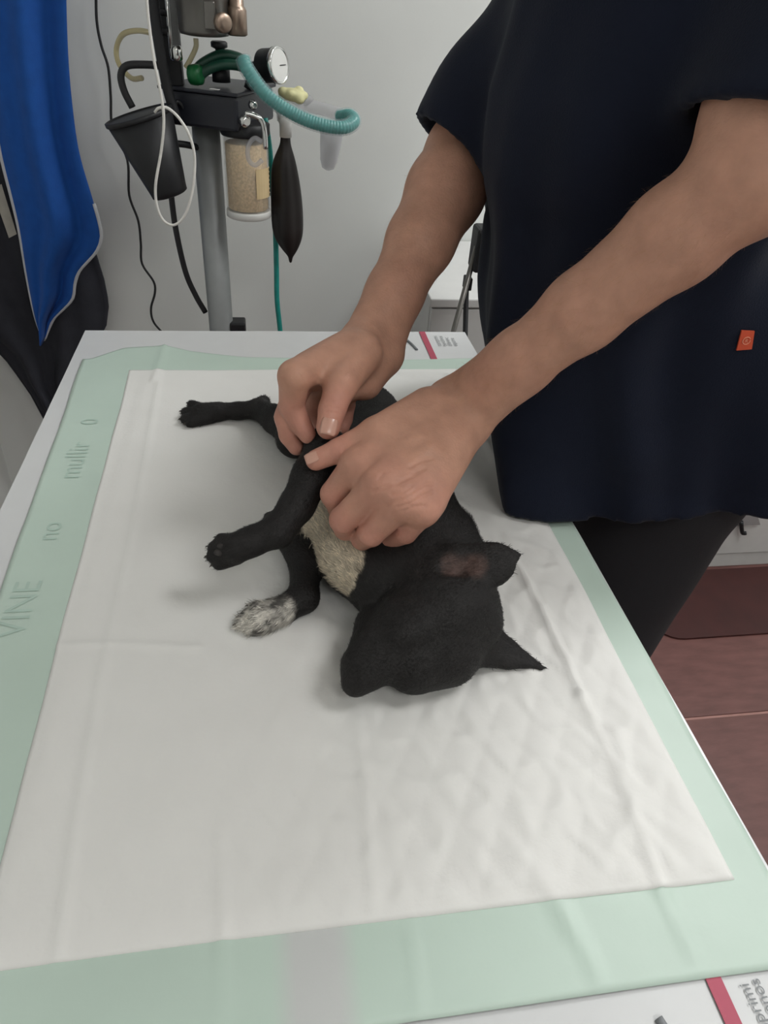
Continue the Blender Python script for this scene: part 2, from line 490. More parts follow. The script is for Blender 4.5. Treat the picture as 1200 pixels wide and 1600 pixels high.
# grey pen-like stroke and the lines of small print at either end (they read from the far side)
tube('grey_stroke', [(.500, -.992, TZ + .0002), (.504, -1.005, TZ + .0003), (.512, -1.03, TZ + .0003), (.524, -1.06, TZ + .0003)], .0028, M['ink'], sh, n=5, seg=8)
tube('grey_stroke', [(.508, -.028, TZ + .0002), (.516, -.05, TZ + .0003), (.522, -.075, TZ + .0003)], .0022, M['ink'], sh, n=5, seg=8)
for k, s in enumerate(('g comprimi', 'nbencenos', 'diferenc', '2.6 g')):
    mtx = Matrix.Translation((.5640 + k * .0078, -1.026 + k * .004, TZ + .0005)) @ Matrix.Rotation(PI / 2, 4, 'Z')
    text_mesh('small_print', s, .0098, mtx, M['ink'], sh)
for k, s in enumerate(('comprimi', 'bencenos', 'diferenc', 'espuma')):
    mtx = Matrix.Translation((.566 + k * .0090, -.060, TZ + .0005)) @ Matrix.Rotation(PI / 2, 4, 'Z')
    text_mesh('small_print', s, .0105, mtx, M['ink'], sh)

# ------------------------------------------------------------------ absorbent pad
pad = empty('absorbent_pad', (.32, -.52, TZ), 'large white quilted absorbent pad with pale green border under the puppy', 'pad')
PX0, PX1, PY0, PY1 = 0.022, 0.6165, -0.977, -0.064
WX0, WX1, WY0, WY1 = 0.092, 0.588, -0.922, -0.150
def seg_ridge(x, y, a, b, width):
    a = np.array(a); b = np.array(b); d = b - a
    t = np.clip(((x - a[0]) * d[0] + (y - a[1]) * d[1]) / (d @ d), 0, 1)
    q = np.hypot(x - a[0] - t * d[0], y - a[1] - t * d[1])
    return np.exp(-(q / width) ** 2)
FOLDS = [([(0.132, -0.147), (0.143, -0.537), (0.143, -0.709), (0.148, -0.841), (0.153, -0.92)], 0.0035, 0.0016), ([(0.529, -0.592), (0.535, -0.666), (0.537, -0.726), (0.536, -0.768)], 0.0035, 0.0045), ([(0.536, -0.768), (0.538, -0.826), (0.536, -0.887), (0.534, -0.922)], 0.005, 0.0022), ([(0.348, -0.772), (0.346, -0.838), (0.341, -0.913)], 0.004, 0.0014), ([(0.244, -0.851), (0.249, -0.921)], 0.004, 0.0012), ([(0.101, -0.672), (0.159, -0.677), (0.219, -0.686)], 0.0035, 0.0016), ([(0.442, -0.886), (0.459, -0.918), (0.464, -0.942)], 0.005, 0.0018), ([(0.465, -0.927), (0.472, -0.968)], 0.004, 0.0018), ([(0.534, -0.922), (0.537, -0.965)], 0.004, 0.0018), ([(0.364, -0.923), (0.36, -0.975)], 0.003, 0.0012), ([(0.247, -0.92), (0.247, -0.964)], 0.003, 0.0014), ([(0.552, -0.172), (0.56, -0.371), (0.561, -0.482)], 0.005, 0.003), ([(0.126, -0.187), (0.129, -0.064)], 0.004, 0.003), ([(0.552, -0.804), (0.54, -0.863), (0.512, -0.894)], 0.006, 0.002)]   # (points, width, height)
def pad_height(x, y):
    z = 0.0026 + 0.0010 * wobble(np.stack([x, y, 0 * x], -1), 38, 5) + 0.0005 * wobble(np.stack([x, y, 0 * x], -1), 110, 6)
    for pts, w, h in FOLDS:
        m_ = 0
        for a, b in zip(pts[:-1], pts[1:]): m_ = np.maximum(m_, seg_ridge(x, y, a, b, w))
        z = z + h * m_
    return z
def pad_quilt(x, y):
    u = (x * .86 + y * .5) / .027; v_ = (x * .86 - y * .5) / .027
    q = np.minimum(np.abs(np.sin(PI * u)), np.abs(np.sin(PI * v_))) ** .45
    rd_ = 1 - np.abs(wobble(np.stack([x * 1.3 + y * .5, y, 0 * x], -1), 95, 61)) * 2.2
    fade = np.clip((x - .2) / .22, .22, 1) * np.clip((-.3 - y) / .3, .25, 1)
    return 0.0016 * q * fade + 0.0018 * np.clip(rd_, 0, 1) ** 2 * fade
def sheet_mesh(name, x0, x1, y0, y1, step, zf, edge_noise=0.0, seed=0, under=0.0012, skew=0.0, far=None):
    nx = int((x1 - x0) / step) + 1; ny = int((y1 - y0) / step) + 1
    gx, gy = np.meshgrid(np.linspace(0, 1, nx), np.linspace(0, 1, ny), indexing='ij')
    xl = x0 + skew * (1 - gy)                       # the pad lies a little askew
    X = xl + gx * (x1 - xl); Y = y0 + gy * (y1 - y0)
    if far is not None:                             # rumpled far edge
        Y = Y + np.interp(X, far[0], far[1]) * np.clip((gy - .7) / .3, 0, 1) ** 2
    if edge_noise:
        e = edge_noise
        X = X + e * wobble(np.stack([Y * 0, Y, Y * 0], -1), 28, seed) * (2 * gx - 1)
        Y = Y + e * wobble(np.stack([X, X * 0, X * 0], -1), 24, seed + 1) * (2 * gy - 1)
    Z = zf(X, Y)
    V = np.stack([X, Y, Z], -1).reshape(-1, 3)
    ii = np.arange(nx * ny).reshape(nx, ny)
    Q = np.stack([ii[:-1, :-1], ii[1:, :-1], ii[1:, 1:], ii[:-1, 1:]], -1).reshape(-1, 4)
    # turned-down rim so the sheet has an edge
    rim = np.concatenate([ii[:, 0], ii[-1, 1:], ii[-2::-1, -1], ii[0, -2:0:-1]])
    W = V[rim].copy(); W[:, 2] -= under
    k = len(V) + np.arange(len(rim))
    Qr = np.stack([rim, k, np.roll(k, -1), np.roll(rim, -1)], -1)
    return mesh_np(name, np.concatenate([V, W]), np.concatenate([Q, Qr]))
zback = lambda x, y: TZ + np.maximum(0.0012, pad_height(x, y) * .8)
def ztop(x, y):
    e = np.minimum(np.minimum(x - WX0 - .012, WX1 - x), np.minimum(y - WY0, WY1 - y))
    t = np.clip(e / .012, 0, 1)
    return zback(x, y) + .0009 + t * (pad_height(x, y) * .2 + .0008 + pad_quilt(x, y))
bk = link('green_backing', sheet_mesh('green_backing', PX0 - .004, PX1, PY0, PY1, .005, zback, .0022, 21, skew=.030, far=([0, .03, .07, .13, .17, .25, .45, .62], [-.05, -.045, -.008, 0, -.020, -.040, -.050, -.045])), M['pad_green'], pad, smooth=True)
tp = link('quilted_top_sheet', sheet_mesh('quilted_top_sheet', WX0 - .003, WX1, WY0, WY1, .0032, ztop, .0018, 31, skew=.018), M['pad_white'], pad, smooth=True)
bk['label'] = 'pale green plastic backing film'; tp['label'] = 'white quilted absorbent sheet'
# faint lettering on the green border and on the far right of the backing
for s, y, sz in (('VINE', -.66, .034), ('no', -.53, .03), ('mullir', -.42, .034), ('0', -.30, .03)):
    mtx = Matrix.Translation((.070, y, TZ + .0058)) @ Matrix.Rotation(PI / 2, 4, 'Z')
    o = text_mesh('backing_print', s, sz, mtx, M['pad_print'], bk)
    for v in o.data.vertices: v.co.z = zback(np.array(v.co.x), np.array(v.co.y)) + .0006

# grey printed band across the near border
gb0, gb1 = 0.2821, 0.3256
bco = np.zeros(len(bk.data.vertices) * 3); bk.data.vertices.foreach_get('co', bco); bco = bco.reshape(-1, 3)
bt_ = (np.clip(np.minimum(bco[:, 0] - gb0, gb1 - bco[:, 0]) / .012 + .3, 0, 1) * (bco[:, 1] < WY0 + .02))[:, None]
set_color(bk.data, 'print', np.array(lin(190, 208, 196)[:3]) * (1 - bt_) + np.array(lin(196, 198, 196)[:3]) * bt_)

# ------------------------------------------------------------------ puppy
def pc(*a): return [((x, y, z), r) for (x, y, z), r in a]
h = 0.0024
dog = empty('puppy', (.40, -.55, TZ + .004), 'black puppy with cream chest and one white forepaw lying on its side', 'dog')
f = Field((.13, -.82, TZ - .01), (.60, -.22, TZ + .19), h)
# trunk
f.chain([((0.3972, -0.3768, 0.9460), .046), ((0.4080, -0.4736, 0.9520), .049), ((0.4070, -0.5765, 0.9560), .055), ((0.4187, -0.6188, 0.9540), .050)], k=.012)
f.chain([((0.4187, -0.6188, 0.9540), .046), ((0.4187, -0.6628, 0.9500), .042), ((0.4256, -0.6994, 0.9500), .040)], k=.015)
f.cone((0.4436, -0.6325, 0.9580), (0.4584, -0.6441, 0.9500), .034, .026, k=.014)          # scruff
f.cone((0.3602, -0.5830, 0.9450), (0.3647, -0.6214, 0.9420), .039, .034, k=.014)         # breast
f.cone((0.3647, -0.6214, 0.9420), (0.3855, -0.6551, 0.9450), .034, .038, k=.014)         # throat
# head
f.ell((0.4255, -0.7054, 0.9500), (.050, .043, .043), u=(-.75, -.6, -.1), w=(0, .2, 1), k=.012)
f.cone((0.3966, -0.7396, 0.9340), (0.4212, -0.7293, 0.9340), .0285, .034, k=.008)         # cheek
f.cone((0.4504, -0.6837, 0.9520), (0.4516, -0.7153, 0.9450), .022, .022, k=.014)         # back of the skull
f.chain([((0.3922, -0.7206, 0.9480), .033), ((0.3693, -0.7353, 0.9410), .0250), ((0.3553, -0.7458, 0.9360), .0200)], k=.006)
f.cone((0.3526, -0.7477, 0.9340), (0.3469, -0.7547, 0.9290), .0180, .0120, k=.004)
f.cone((0.3720, -0.7058, 0.9300), (0.3634, -0.7155, 0.9240), .024, .018, k=.008)        # lower jaw
f.ell((0.3893, -0.7386, 0.9710), (.016, .010, .0055), u=(-.7, -.6, -.1), w=(0, 0, 1), k=.014)   # brow
# ears
UP_E = (0.0, -.62, .78)
f.flat((0.4390, -0.6906, 0.9830), (0.4679, -0.6900, 0.9900), .0245, .0185, UP_E, .30, k=.006)
f.flat((0.4679, -0.6900, 0.9900), (0.4938, -0.6832, 0.9940), .0185, .0022, UP_E, .30, k=.004)
f.flat((0.4416, -0.7073, 0.9980), (0.4727, -0.6984, 1.0000), .0150, .0070, UP_E, .5, k=.003, op='sub')
f.ell((0.4330, -0.6961, 0.9940), (.017, .011, .007), u=(.9, .3, .1), w=UP_E, k=.004, op='sub')
f.cone((0.4208, -0.6987, 0.9830), (0.4369, -0.7128, 0.9880), .0045, .004, k=.006)          # ear fold
f.flat((0.4583, -0.7202, 0.9300), (0.4812, -0.7241, 0.9160), .0255, .0150, (.15, -.45, .9), .34, k=.006)
f.flat((0.4812, -0.7241, 0.9160), (0.5173, -0.7372, 0.9060), .0155, .0016, (.15, -.3, .95), .38, k=.003)
# hind leg
f.cone((0.3895, -0.3899, 0.9450), (0.3151, -0.3889, 0.9300), .042, .0235, k=.012)
f.chain([((0.3183, -0.3861, 0.9300), .020), ((0.2936, -0.3343, 0.9250), .018), ((0.2713, -0.2988, 0.9200), .0128), ((0.2451, -0.2944, 0.9160), .0108), ((0.2190, -0.2918, 0.9140), .0112)], k=.006)
f.cone((0.2714, -0.2957, 0.9220), (0.2780, -0.2822, 0.9220), .010, .009, k=.005)        # hock point
PAW_H = [((0.2109, -0.2916, 0.9140), (0.1856, -0.2741, 0.9140)), ((0.2095, -0.2965, 0.9140), (0.1792, -0.2889, 0.9120)), ((0.2095, -0.2996, 0.9120), (0.1794, -0.3034, 0.9100)), ((0.2112, -0.3028, 0.9110), (0.1862, -0.3115, 0.9090))]
f.cone((0.2192, -0.2952, 0.9150), (0.1998, -0.2954, 0.9135), .0125, .0138, k=.005)
for a, b in PAW_H: f.cone(a, b, .0080, .0070, k=.0022)
# foreleg that lies on the pad (white paw)
f.chain([((0.3578, -0.5582, 0.9400), .034), ((0.3037, -0.5714, 0.9320), .0165), ((0.3153, -0.6111, 0.9230), .0142), ((0.3111, -0.6465, 0.9190), .0138), ((0.2910, -0.6591, 0.9160), .0125)], k=.006, k0=.014)
f.cone((0.2910, -0.6591, 0.9160), (0.2739, -0.6650, 0.9145), .0125, .0145, k=.005)
PAW_W = [((0.2797, -0.6617, 0.9180), (0.2673, -0.6550, 0.9170)), ((0.2762, -0.6642, 0.9160), (0.2598, -0.6608, 0.9130)), ((0.2750, -0.6677, 0.9140), (0.2569, -0.6663, 0.9100)), ((0.2782, -0.6707, 0.9120), (0.2653, -0.6722, 0.9090))]
for a, b in PAW_W: f.cone(a, b, .0078, .0070, k=.0024)
# foreleg held up by the hands
f.chain([((0.3934, -0.5867, 0.9850), .036), ((0.3667, -0.5690, 1.0050), .026), ((0.3352, -0.5683, 1.0280), .0185)], k=.010)
f.chain([((0.3352, -0.5683, 1.0280), .0180), ((0.3219, -0.5876, 1.0120), .0178), ((0.3077, -0.6087, 0.9960), .0152), ((0.2900, -0.6290, 0.9840), .0142), ((0.2666, -0.6318, 0.9760), .0128)], k=.006)
f.cone((0.3342, -0.5658, 1.0340), (0.3378, -0.5638, 1.0340), .0135, .013, k=.006)       # point of the elbow
f.cone((0.2848, -0.6187, 0.9890), (0.2827, -0.6149, 0.9890), .006, .005, k=.003)          # carpal pad
f.cone((0.2683, -0.6319, 0.9760), (0.2543, -0.6337, 0.9710), .0130, .0138, k=.005)
PAW_U = [((0.2536, -0.6344, 0.9760), (0.2417, -0.6261, 0.9740)), ((0.2502, -0.6367, 0.9730), (0.2355, -0.6301, 0.9690)), ((0.2499, -0.6368, 0.9680), (0.2340, -0.6330, 0.9620)), ((0.2539, -0.6355, 0.9630), (0.2386, -0.6358, 0.9560))]
for a, b in PAW_U: f.cone(a, b, .0080, .0068, k=.0016)
V, Qd = f.surface(); V = relax(V, Qd, 2, .4)
Nn = normals_np(V, Qd)
# nothing sinks below the pad
low = V[:, 2] < TZ + .0055
V[low, 2] = TZ + .0055 - 0.15 * (TZ + .0055 - V[low, 2])
me = mesh_np('coat', V, Qd)
BLACK = np.array([.0165, .0152, .0148]); CREAM = np.array([.60, .52, .40]); WHITE = np.array([.62, .59, .53]); PINK = np.array([.088, .056, .048])
def near(V, c, r): return np.linalg.norm(V - np.array(c), axis=1) / r
def coat_color(V):
    n1 = wobble(V, 260, 41); n2 = wobble(V, 700, 42)
    col = np.repeat(BLACK[None], len(V), 0)
    # cream breast
    d = np.minimum.reduce([near(V, (0.3338, -0.5751, 0.9620), .036), near(V, (0.3394, -0.6187, 0.9620), .033), near(V, (0.3453, -0.6497, 0.9580), .026), near(V, (0.3555, -0.5967, 0.9850), .026)])
    m_ = np.clip((1.0 + .12 * n1 + .08 * n2 - d) / .10, 0, 1)
    # the held leg itself is black
    leg = np.minimum.reduce([near(V, a, r) for a, r in (((0.3213, -0.5876, 1.0120), .0235), ((0.3115, -0.6006, 1.0040), .0225), ((0.3023, -0.6152, 0.9940), .0215), ((0.2889, -0.6289, 0.9840), .022), ((0.3037, -0.5714, 0.9320), .021), ((0.3103, -0.5904, 0.9280), .018), ((0.3153, -0.6111, 0.9230), .019))])
    m_ *= np.clip((leg - 1) / .12, 0, 1)
    col = col * (1 - m_[:, None]) + CREAM * (1 + .25 * n2)[:, None] * m_[:, None]
    d = np.minimum.reduce([near(V, (0.2842, -0.6649, 0.9200), .021), near(V, (0.2711, -0.6652, 0.9150), .021), near(V, (0.2616, -0.6657, 0.9130), .018)])
    m_ = np.clip((1.0 + .22 * n1 - d) / .2, 0, 1) * np.clip(.62 + 1.1 * n1 + .9 * n2, .12, 1)
    col = col * (1 - m_[:, None]) + WHITE * m_[:, None]
    d = np.minimum(near(V, (0.4336, -0.6946, 0.9920), .014), near(V, (0.4491, -0.6964, 0.9940), .012))
    m_ = np.clip((1.05 + .3 * n1 - d) / .5, 0, 1)
    col = col * (1 - m_[:, None]) + PINK * (1 + .4 * n2)[:, None] * m_[:, None]
    d = near(V, (0.2726, -0.3001, 0.9300), .012); m_ = .35 * np.clip(1 - d, 0, 1)
    col = col * (1 - m_[:, None]) + np.array([.06, .055, .045]) * m_[:, None]
    return np.clip(col, .003, 1)
set_color(me, 'coat', coat_color(V))
body = link('body', me, M['fur'], dog, smooth=True)
# short fur: thin tapered strands that lie along the body
FLOW = [(np.array(a), np.array(b)) for a, b in (
    ((0.3492, -0.7519, 0.9300), (0.4278, -0.7095, 0.9600)), ((0.4278, -0.7095, 0.9600), (0.4157, -0.6258, 0.9600)), ((0.4157, -0.6258, 0.9600), (0.3983, -0.3791, 0.9500)), ((0.3895, -0.3899, 0.9450), (0.3183, -0.3861, 0.9300)),
    ((0.3183, -0.3861, 0.9300), (0.2713, -0.2988, 0.9200)), ((0.2713, -0.2988, 0.9200), (0.1869, -0.2957, 0.9120)), ((0.3896, -0.5852, 0.9900), (0.3356, -0.5636, 1.0250)), ((0.3352, -0.5683, 1.0280), (0.2889, -0.6289, 0.9840)),
    ((0.2889, -0.6289, 0.9840), (0.2376, -0.6319, 0.9660)), ((0.3037, -0.5714, 0.9320), (0.3111, -0.6465, 0.9190)), ((0.3111, -0.6465, 0.9190), (0.2598, -0.6661, 0.9120)), ((0.3597, -0.6532, 0.9450), (0.3340, -0.5724, 0.9600)),
    ((0.4390, -0.6959, 0.9900), (0.4928, -0.6848, 0.9940)), ((0.4583, -0.7202, 0.9300), (0.5113, -0.7362, 0.9080)))]
fa = V[Qd]; area = .5 * np.linalg.norm(np.cross(fa[:, 2] - fa[:, 0], fa[:, 3] - fa[:, 1]), axis=1)
NS = 62000
fi = rng.choice(len(Qd), NS, p=area / area.sum())
uv = rng.random((NS, 2))
B0 = fa[fi]; pos = (B0[:, 0] * (1 - uv[:, :1]) + B0[:, 1] * uv[:, :1]) * (1 - uv[:, 1:]) + (B0[:, 3] * (1 - uv[:, :1]) + B0[:, 2] * uv[:, :1]) * uv[:, 1:]
nn = Nn[Qd[fi][:, 0]]
best = np.full(NS, 9.0); dirs = np.zeros((NS, 3))
for a, b in FLOW:
    ba = b - a; t = np.clip(((pos - a) @ ba) / (ba @ ba), 0, 1); d = np.linalg.norm(pos - a - t[:, None] * ba, axis=1)
    s_ = d < best; best[s_] = d[s_]; dirs[s_] = ba / np.linalg.norm(ba)
keep = (nn[:, 2] > -.5)
pos, nn, dirs = pos[keep], nn[keep], dirs[keep]; n_ = len(pos)
dirs = dirs + .35 * rng.normal(size=(n_, 3)); dirs -= nn * (dirs * nn).sum(1, keepdims=True); dirs /= np.linalg.norm(dirs, axis=1, keepdims=True) + 1e-9
ccol = coat_color(pos)
pale = np.clip(ccol[:, :1] * 4, 0, 1)
tuft = np.clip(1.2 - near(pos, (0.4628, -0.6118, 0.9600), .04), 0, 1)[:, None]
ln = (.0040 + .0028 * pale + .006 * tuft) * rng.uniform(.6, 1.3, (n_, 1)); wd = .00020 + .00012 * pale
side = np.cross(nn, dirs); lift = .28 + .15 * pale
p0 = pos - nn * .0004; p1 = pos + dirs * ln * .55 + nn * ln * lift * .55; p2 = pos + dirs * ln + nn * ln * lift * .75
SV = np.stack([p0 - side * wd, p0 + side * wd, p1 + side * wd * .8, p1 - side * wd * .8, p2], 1).reshape(-1, 3)
SV[:, 2] = np.maximum(SV[:, 2], TZ + .004)
b5 = np.arange(n_)[:, None] * 5
T3 = np.concatenate([b5 + [0, 1, 2], b5 + [0, 2, 3], b5 + [3, 2, 4]])
fme = mesh_np('fur', SV, T3)
set_color(fme, 'coat', np.repeat(ccol * rng.uniform(.7, 1.5, (n_, 1)), 5, 0))
setp(link('fur', fme, M['furs'], dog), 'short glossy fur strands', kind='stuff')
# nose leather, claws, closed eyelid
lathe('nose', [(.001, -.006), (.0075, -.004), (.0088, 0), (.0075, .0035), (.003, .005), (.0006, .0052)], (0.3453, -0.7556, 0.9280), M['nose'], dog, axis=(-.45, -.75, -.15), seg=20)
def claw(b, d, s=.72):
    d = Vector(d).normalized(); b = Vector(b)
    pts = [b, b + d * .004 * s + Vector((0, 0, .0006)), b + d * .0075 * s + Vector((0, 0, -.001))]
    V_, Q_ = tube_arrays(spline(pts, 4), np.linspace(.0019, .0003, 9) * s, 8)
    me = bpy.data.meshes.new('claw'); me.from_pydata([tuple(v) for v in V_], [], [tuple(dict.fromkeys(q)) for q in Q_]); me.update()
    link('claw', me, M['claw'], dog, smooth=True)
for PAW in (PAW_H, PAW_W, PAW_U):
    for a, b in PAW:
        d = Vector(b) - Vector(a); d.normalize()
        claw(Vector(b) + d * .0045 + Vector((0, 0, .001)), d)
for c, r, u in (((0.2434, -0.6364, 0.9760), (.0055, .0035, .003), (1, .2, 0)), ((0.2398, -0.6388, 0.9710), (.005, .0035, .003), (1, .2, 0)), ((0.2850, -0.6206, 0.9940), (.0045, .003, .003), (.7, .7, 0))):
    bm = bmesh.new(); bmesh.ops.create_uvsphere(bm, u_segments=12, v_segments=8, radius=1.0)
    for v in bm.verts: v.co = Vector((v.co.x * r[0], v.co.y * r[1], v.co.z * r[2])) + Vector(c)
    link('paw_pad', bm_mesh('paw_pad', bm), M['pawpad'], dog, smooth=True)

# ------------------------------------------------------------------ clinician
per = empty('person', (.80, -.36, 0), 'person in navy short sleeved scrub top bending over the puppy, both hands holding its foreleg', 'person')
NE = np.array((0.6176, -0.6287, 1.2802)); NW = np.array((0.4597, -0.5566, 1.0600))     # near elbow, wrist
FE = np.array((0.5031, -0.2965, 1.2281)); FW = np.array((0.3890, -0.4626, 1.0900))     # far elbow, wrist
NS_ = np.array((.71, -.53, 1.51)); FS_ = np.array((.70, -.27, 1.48))
def lerp(a, b, t): return np.array(a) * (1 - t) + np.array(b) * t

# --- near arm and hand
f = Field((.27, -.78, TZ + .035), (.80, -.46, TZ + .56), .0016)
f.chain([(NE, .040), (lerp(NE, NS_, .18), .0455), (lerp(NE, NS_, .6), .050)], k=.012)
f.cone(lerp(NE, NS_, .12) + np.array((-.010, -.004, .0)), lerp(NE, NS_, .5), .036, .045, k=.012)
f.chain([(NE, .0360), (lerp(NE, NW, .2), .0352), (lerp(NE, NW, .5), .0305), (lerp(NE, NW, .75), .0262), (lerp(NE, NW, .9), .0235)], k=.012)
f.cone((0.4563, -0.5375, 1.0630), lerp(NE, NW, .72), .0195, .024, k=.010)
f.cone((0.4647, -0.5714, 1.0550), lerp(NE, NW, .72), .0195, .024, k=.010)
f.cone(NE + np.array((.022, .004, -.018)), NE, .018, .03, k=.015)      # point of the elbow
NM = [(0.3588, -0.6226, 1.0460), (0.3744, -0.6514, 1.0460), (0.3903, -0.6665, 1.0410), (0.4067, -0.6674, 1.0320)]        # knuckles, index to little finger
WR = [(0.4468, -0.5472, 1.0630), (0.4509, -0.5617, 1.0630), (0.4559, -0.5729, 1.0600), (0.4625, -0.5765, 1.0540)]
for w_, m_, r in zip(WR, NM, (.0165, .0165, .0158, .0150)):
    f.cone(w_, m_, .0185, r, k=.012)
for i in range(3):
    f.cone(lerp(WR[i], NM[i], .55), lerp(WR[i + 1], NM[i + 1], .9), .0150, .0135, k=.008)
for m_ in NM[:2]:
    f.cone(np.array(m_) + (0, -.003, .0035), np.array(m_) + (.002, -.003, .0035), .0110, .0110, k=.008)
# fingers: knuckle, middle joint, last joint, tip
NF = [[NM[0], (0.3391, -0.6219, 1.0170), (0.3446, -0.6153, 0.9980), (0.3610, -0.6037, 0.9900)],
      [NM[1], (0.3446, -0.6479, 1.0090), (0.3485, -0.6364, 0.9900), (0.3672, -0.6239, 0.9820)],
      [NM[2], (0.3665, -0.6643, 1.0060), (0.3621, -0.6465, 0.9860), (0.3777, -0.6342, 0.9780)],
      [NM[3], (0.3957, -0.6644, 1.0060), (0.3872, -0.6505, 0.9880), (0.3971, -0.6390, 0.9780)]]
NR = [(.0150, .0120, .0106, .0088), (.0148, .0117, .0104, .0088), (.0140, .0110, .0098, .0084), (.0126, .0096, .0086, .0076)]
for pts, rr in zip(NF, NR):
    f.cone(pts[0], pts[1], rr[0], rr[1], k=.0028)
    f.cone(pts[1], pts[2], rr[1], rr[2], k=.0018)
    f.cone(pts[2], pts[3], rr[2], rr[3], k=.0015)
for a, b in ((0, 1), (1, 2), (2, 3)):       # webs between the knuckles
    f.cone(lerp(NF[a][0], NF[a][1], .22), lerp(NF[b][0], NF[b][1], .22), .0095, .0095, k=.005)
for a, b, r in (((0.4098, -0.6182, 1.0660), (0.3655, -0.6319, 1.0520), .0040), ((0.4148, -0.6302, 1.0640), (0.3794, -0.6578, 1.0510), .0040), ((0.4238, -0.6320, 1.0580), (0.3939, -0.6734, 1.0460), .0040)):   # tendons
    f.cone(a, b, r, r, k=.008)
# thumb
NT = [(0.4279, -0.5623, 1.0650), (0.3770, -0.5947, 1.0600), (0.3446, -0.6012, 1.0480), (0.3248, -0.6017, 1.0390)]
f.cone(NT[0], NT[1], .0200, .0150, k=.010)
f.cone(NT[1], NT[2], .0140, .0108, k=.005)
f.cone(NT[2], NT[3], .0104, .0092, k=.003)
f.cone((0.3942, -0.6014, 1.0560), (0.3672, -0.6202, 1.0480), .016, .012, k=.008)       # web of the thumb
V1, Q1 = f.surface(); V1 = relax(V1, Q1, 2, .45)

# --- far arm and hand
f = Field((.25, -.66, TZ + .09), (.78, -.16, TZ + .60), .0019)
f.chain([(FE, .040), (lerp(FE, FS_, .3), .045), (lerp(FE, FS_, .7), .05)], k=.012)
f.chain([(FE, .0400), (lerp(FE, FW, .22), .0405), (lerp(FE, FW, .5), .0340), (lerp(FE, FW, .78), .0275), (lerp(FE, FW, .94), .0245)], k=.012)
f.cone((0.3773, -0.4741, 1.0950), lerp(FE, FW, .75), .0195, .023, k=.010)
f.cone((0.4007, -0.4703, 1.0800), lerp(FE, FW, .75), .0190, .023, k=.010)
FM = [(0.3087, -0.5568, 1.0960), (0.3178, -0.5293, 1.0860), (0.3363, -0.5223, 1.0760), (0.3571, -0.5236, 1.0680)]
FWR = [(0.3759, -0.4859, 1.0950), (0.3817, -0.4806, 1.0900), (0.3917, -0.4747, 1.0820), (0.3974, -0.4734, 1.0760)]
for w_, m_, r in zip(FWR, FM, (.0145, .0150, .0150, .0145)):
    f.cone(w_, m_, .0185, r, k=.011)
f.cone((0.3940, -0.4792, 1.0760), (0.3776, -0.5136, 1.0660), .0190, .0150, k=.010)       # heel of the hand
FF = [[FM[0], (0.3062, -0.5542, 1.0660), (0.3127, -0.5594, 1.0520), (0.3196, -0.5685, 1.0440)],
      [FM[1], (0.3011, -0.5465, 1.0500), (0.3035, -0.5547, 1.0360), (0.3095, -0.5598, 1.0260)],
      [FM[2], (0.3234, -0.5114, 1.0380), (0.3364, -0.5286, 1.0280), (0.3461, -0.5502, 1.0310)],
      [FM[3], (0.3598, -0.5057, 1.0400), (0.3585, -0.5099, 1.0260), (0.3563, -0.5157, 1.0200)]]
FR = [(.0138, .0115, .0102, .0080), (.0135, .0108, .0096, .0076), (.0128, .0104, .0090, .0074), (.0118, .0095, .0084, .0072)]
for pts, rr in zip(FF, FR):
    f.cone(pts[0], pts[1], rr[0], rr[1], k=.0032)
    f.cone(pts[1], pts[2], rr[1], rr[2], k=.0018)
    f.cone(pts[2], pts[3], rr[2], rr[3], k=.0015)
FT = [(0.3729, -0.5108, 1.0960), (0.3493, -0.5560, 1.0880), (0.3404, -0.5727, 1.0720), (0.3363, -0.5843, 1.0610)]
f.cone(FT[0], FT[1], .0190, .0150, k=.010)
f.cone(FT[1], FT[2], .0142, .0118, k=.004)
f.cone(FT[2], FT[3], .0118, .0106, k=.003)
f.cone((0.3533, -0.5249, 1.0900), (0.3221, -0.5334, 1.0880), .012, .0095, k=.010)       # web between thumb and forefinger
V2, Q2 = f.surface(); V2 = relax(V2, Q2, 2, .45)

# --- skin folds pressed into both hands
def grooves(V, Q, lines, width, depth):
    N = normals_np(V, Q); m_ = np.zeros(len(V))
    for l in lines:
        l = [np.array(p) for p in l]
        for a, b in zip(l[:-1], l[1:]):
            ba = b - a; t = np.clip(((V - a) @ ba) / (ba @ ba + 1e-12), 0, 1)
            d = np.linalg.norm(V - a - t[:, None] * ba, axis=1)
            m_ = np.maximum(m_, np.exp(-(d / width) ** 2) - .45 * np.exp(-((d - 2.2 * width) / width) ** 2))
    return V - N * (m_ * depth)[:, None]
V1 = grooves(V1, Q1, [[(0.3755, -0.6739, 1.0433), (0.3846, -0.6776, 1.0507), (0.3951, -0.6737, 1.0549), (0.4069, -0.6650, 1.0557), (0.4140, -0.6620, 1.0534)], [(0.3827, -0.6797, 1.0449), (0.3924, -0.6812, 1.0480), (0.4024, -0.6751, 1.0507), (0.4133, -0.6677, 1.0499)], [(0.3792, -0.6725, 1.0521), (0.3869, -0.6742, 1.0544), (0.3957, -0.6693, 1.0567)], [(0.3962, -0.6514, 1.0629), (0.4056, -0.6450, 1.0645), (0.4170, -0.6410, 1.0641)], [(0.3974, -0.6573, 1.0606), (0.4089, -0.6514, 1.0612)], [(0.3659, -0.6660, 1.0505), (0.3756, -0.6675, 1.0561), (0.3862, -0.6633, 1.0589)], [(0.3867, -0.6818, 1.0412), (0.3945, -0.6818, 1.0459), (0.4054, -0.6789, 1.0445)], [(0.3700, -0.6620, 1.0598), (0.3734, -0.6586, 1.0623)], [(0.3838, -0.6666, 1.0576), (0.3916, -0.6622, 1.0592), (0.4004, -0.6585, 1.0601)]], .0016, .0013)
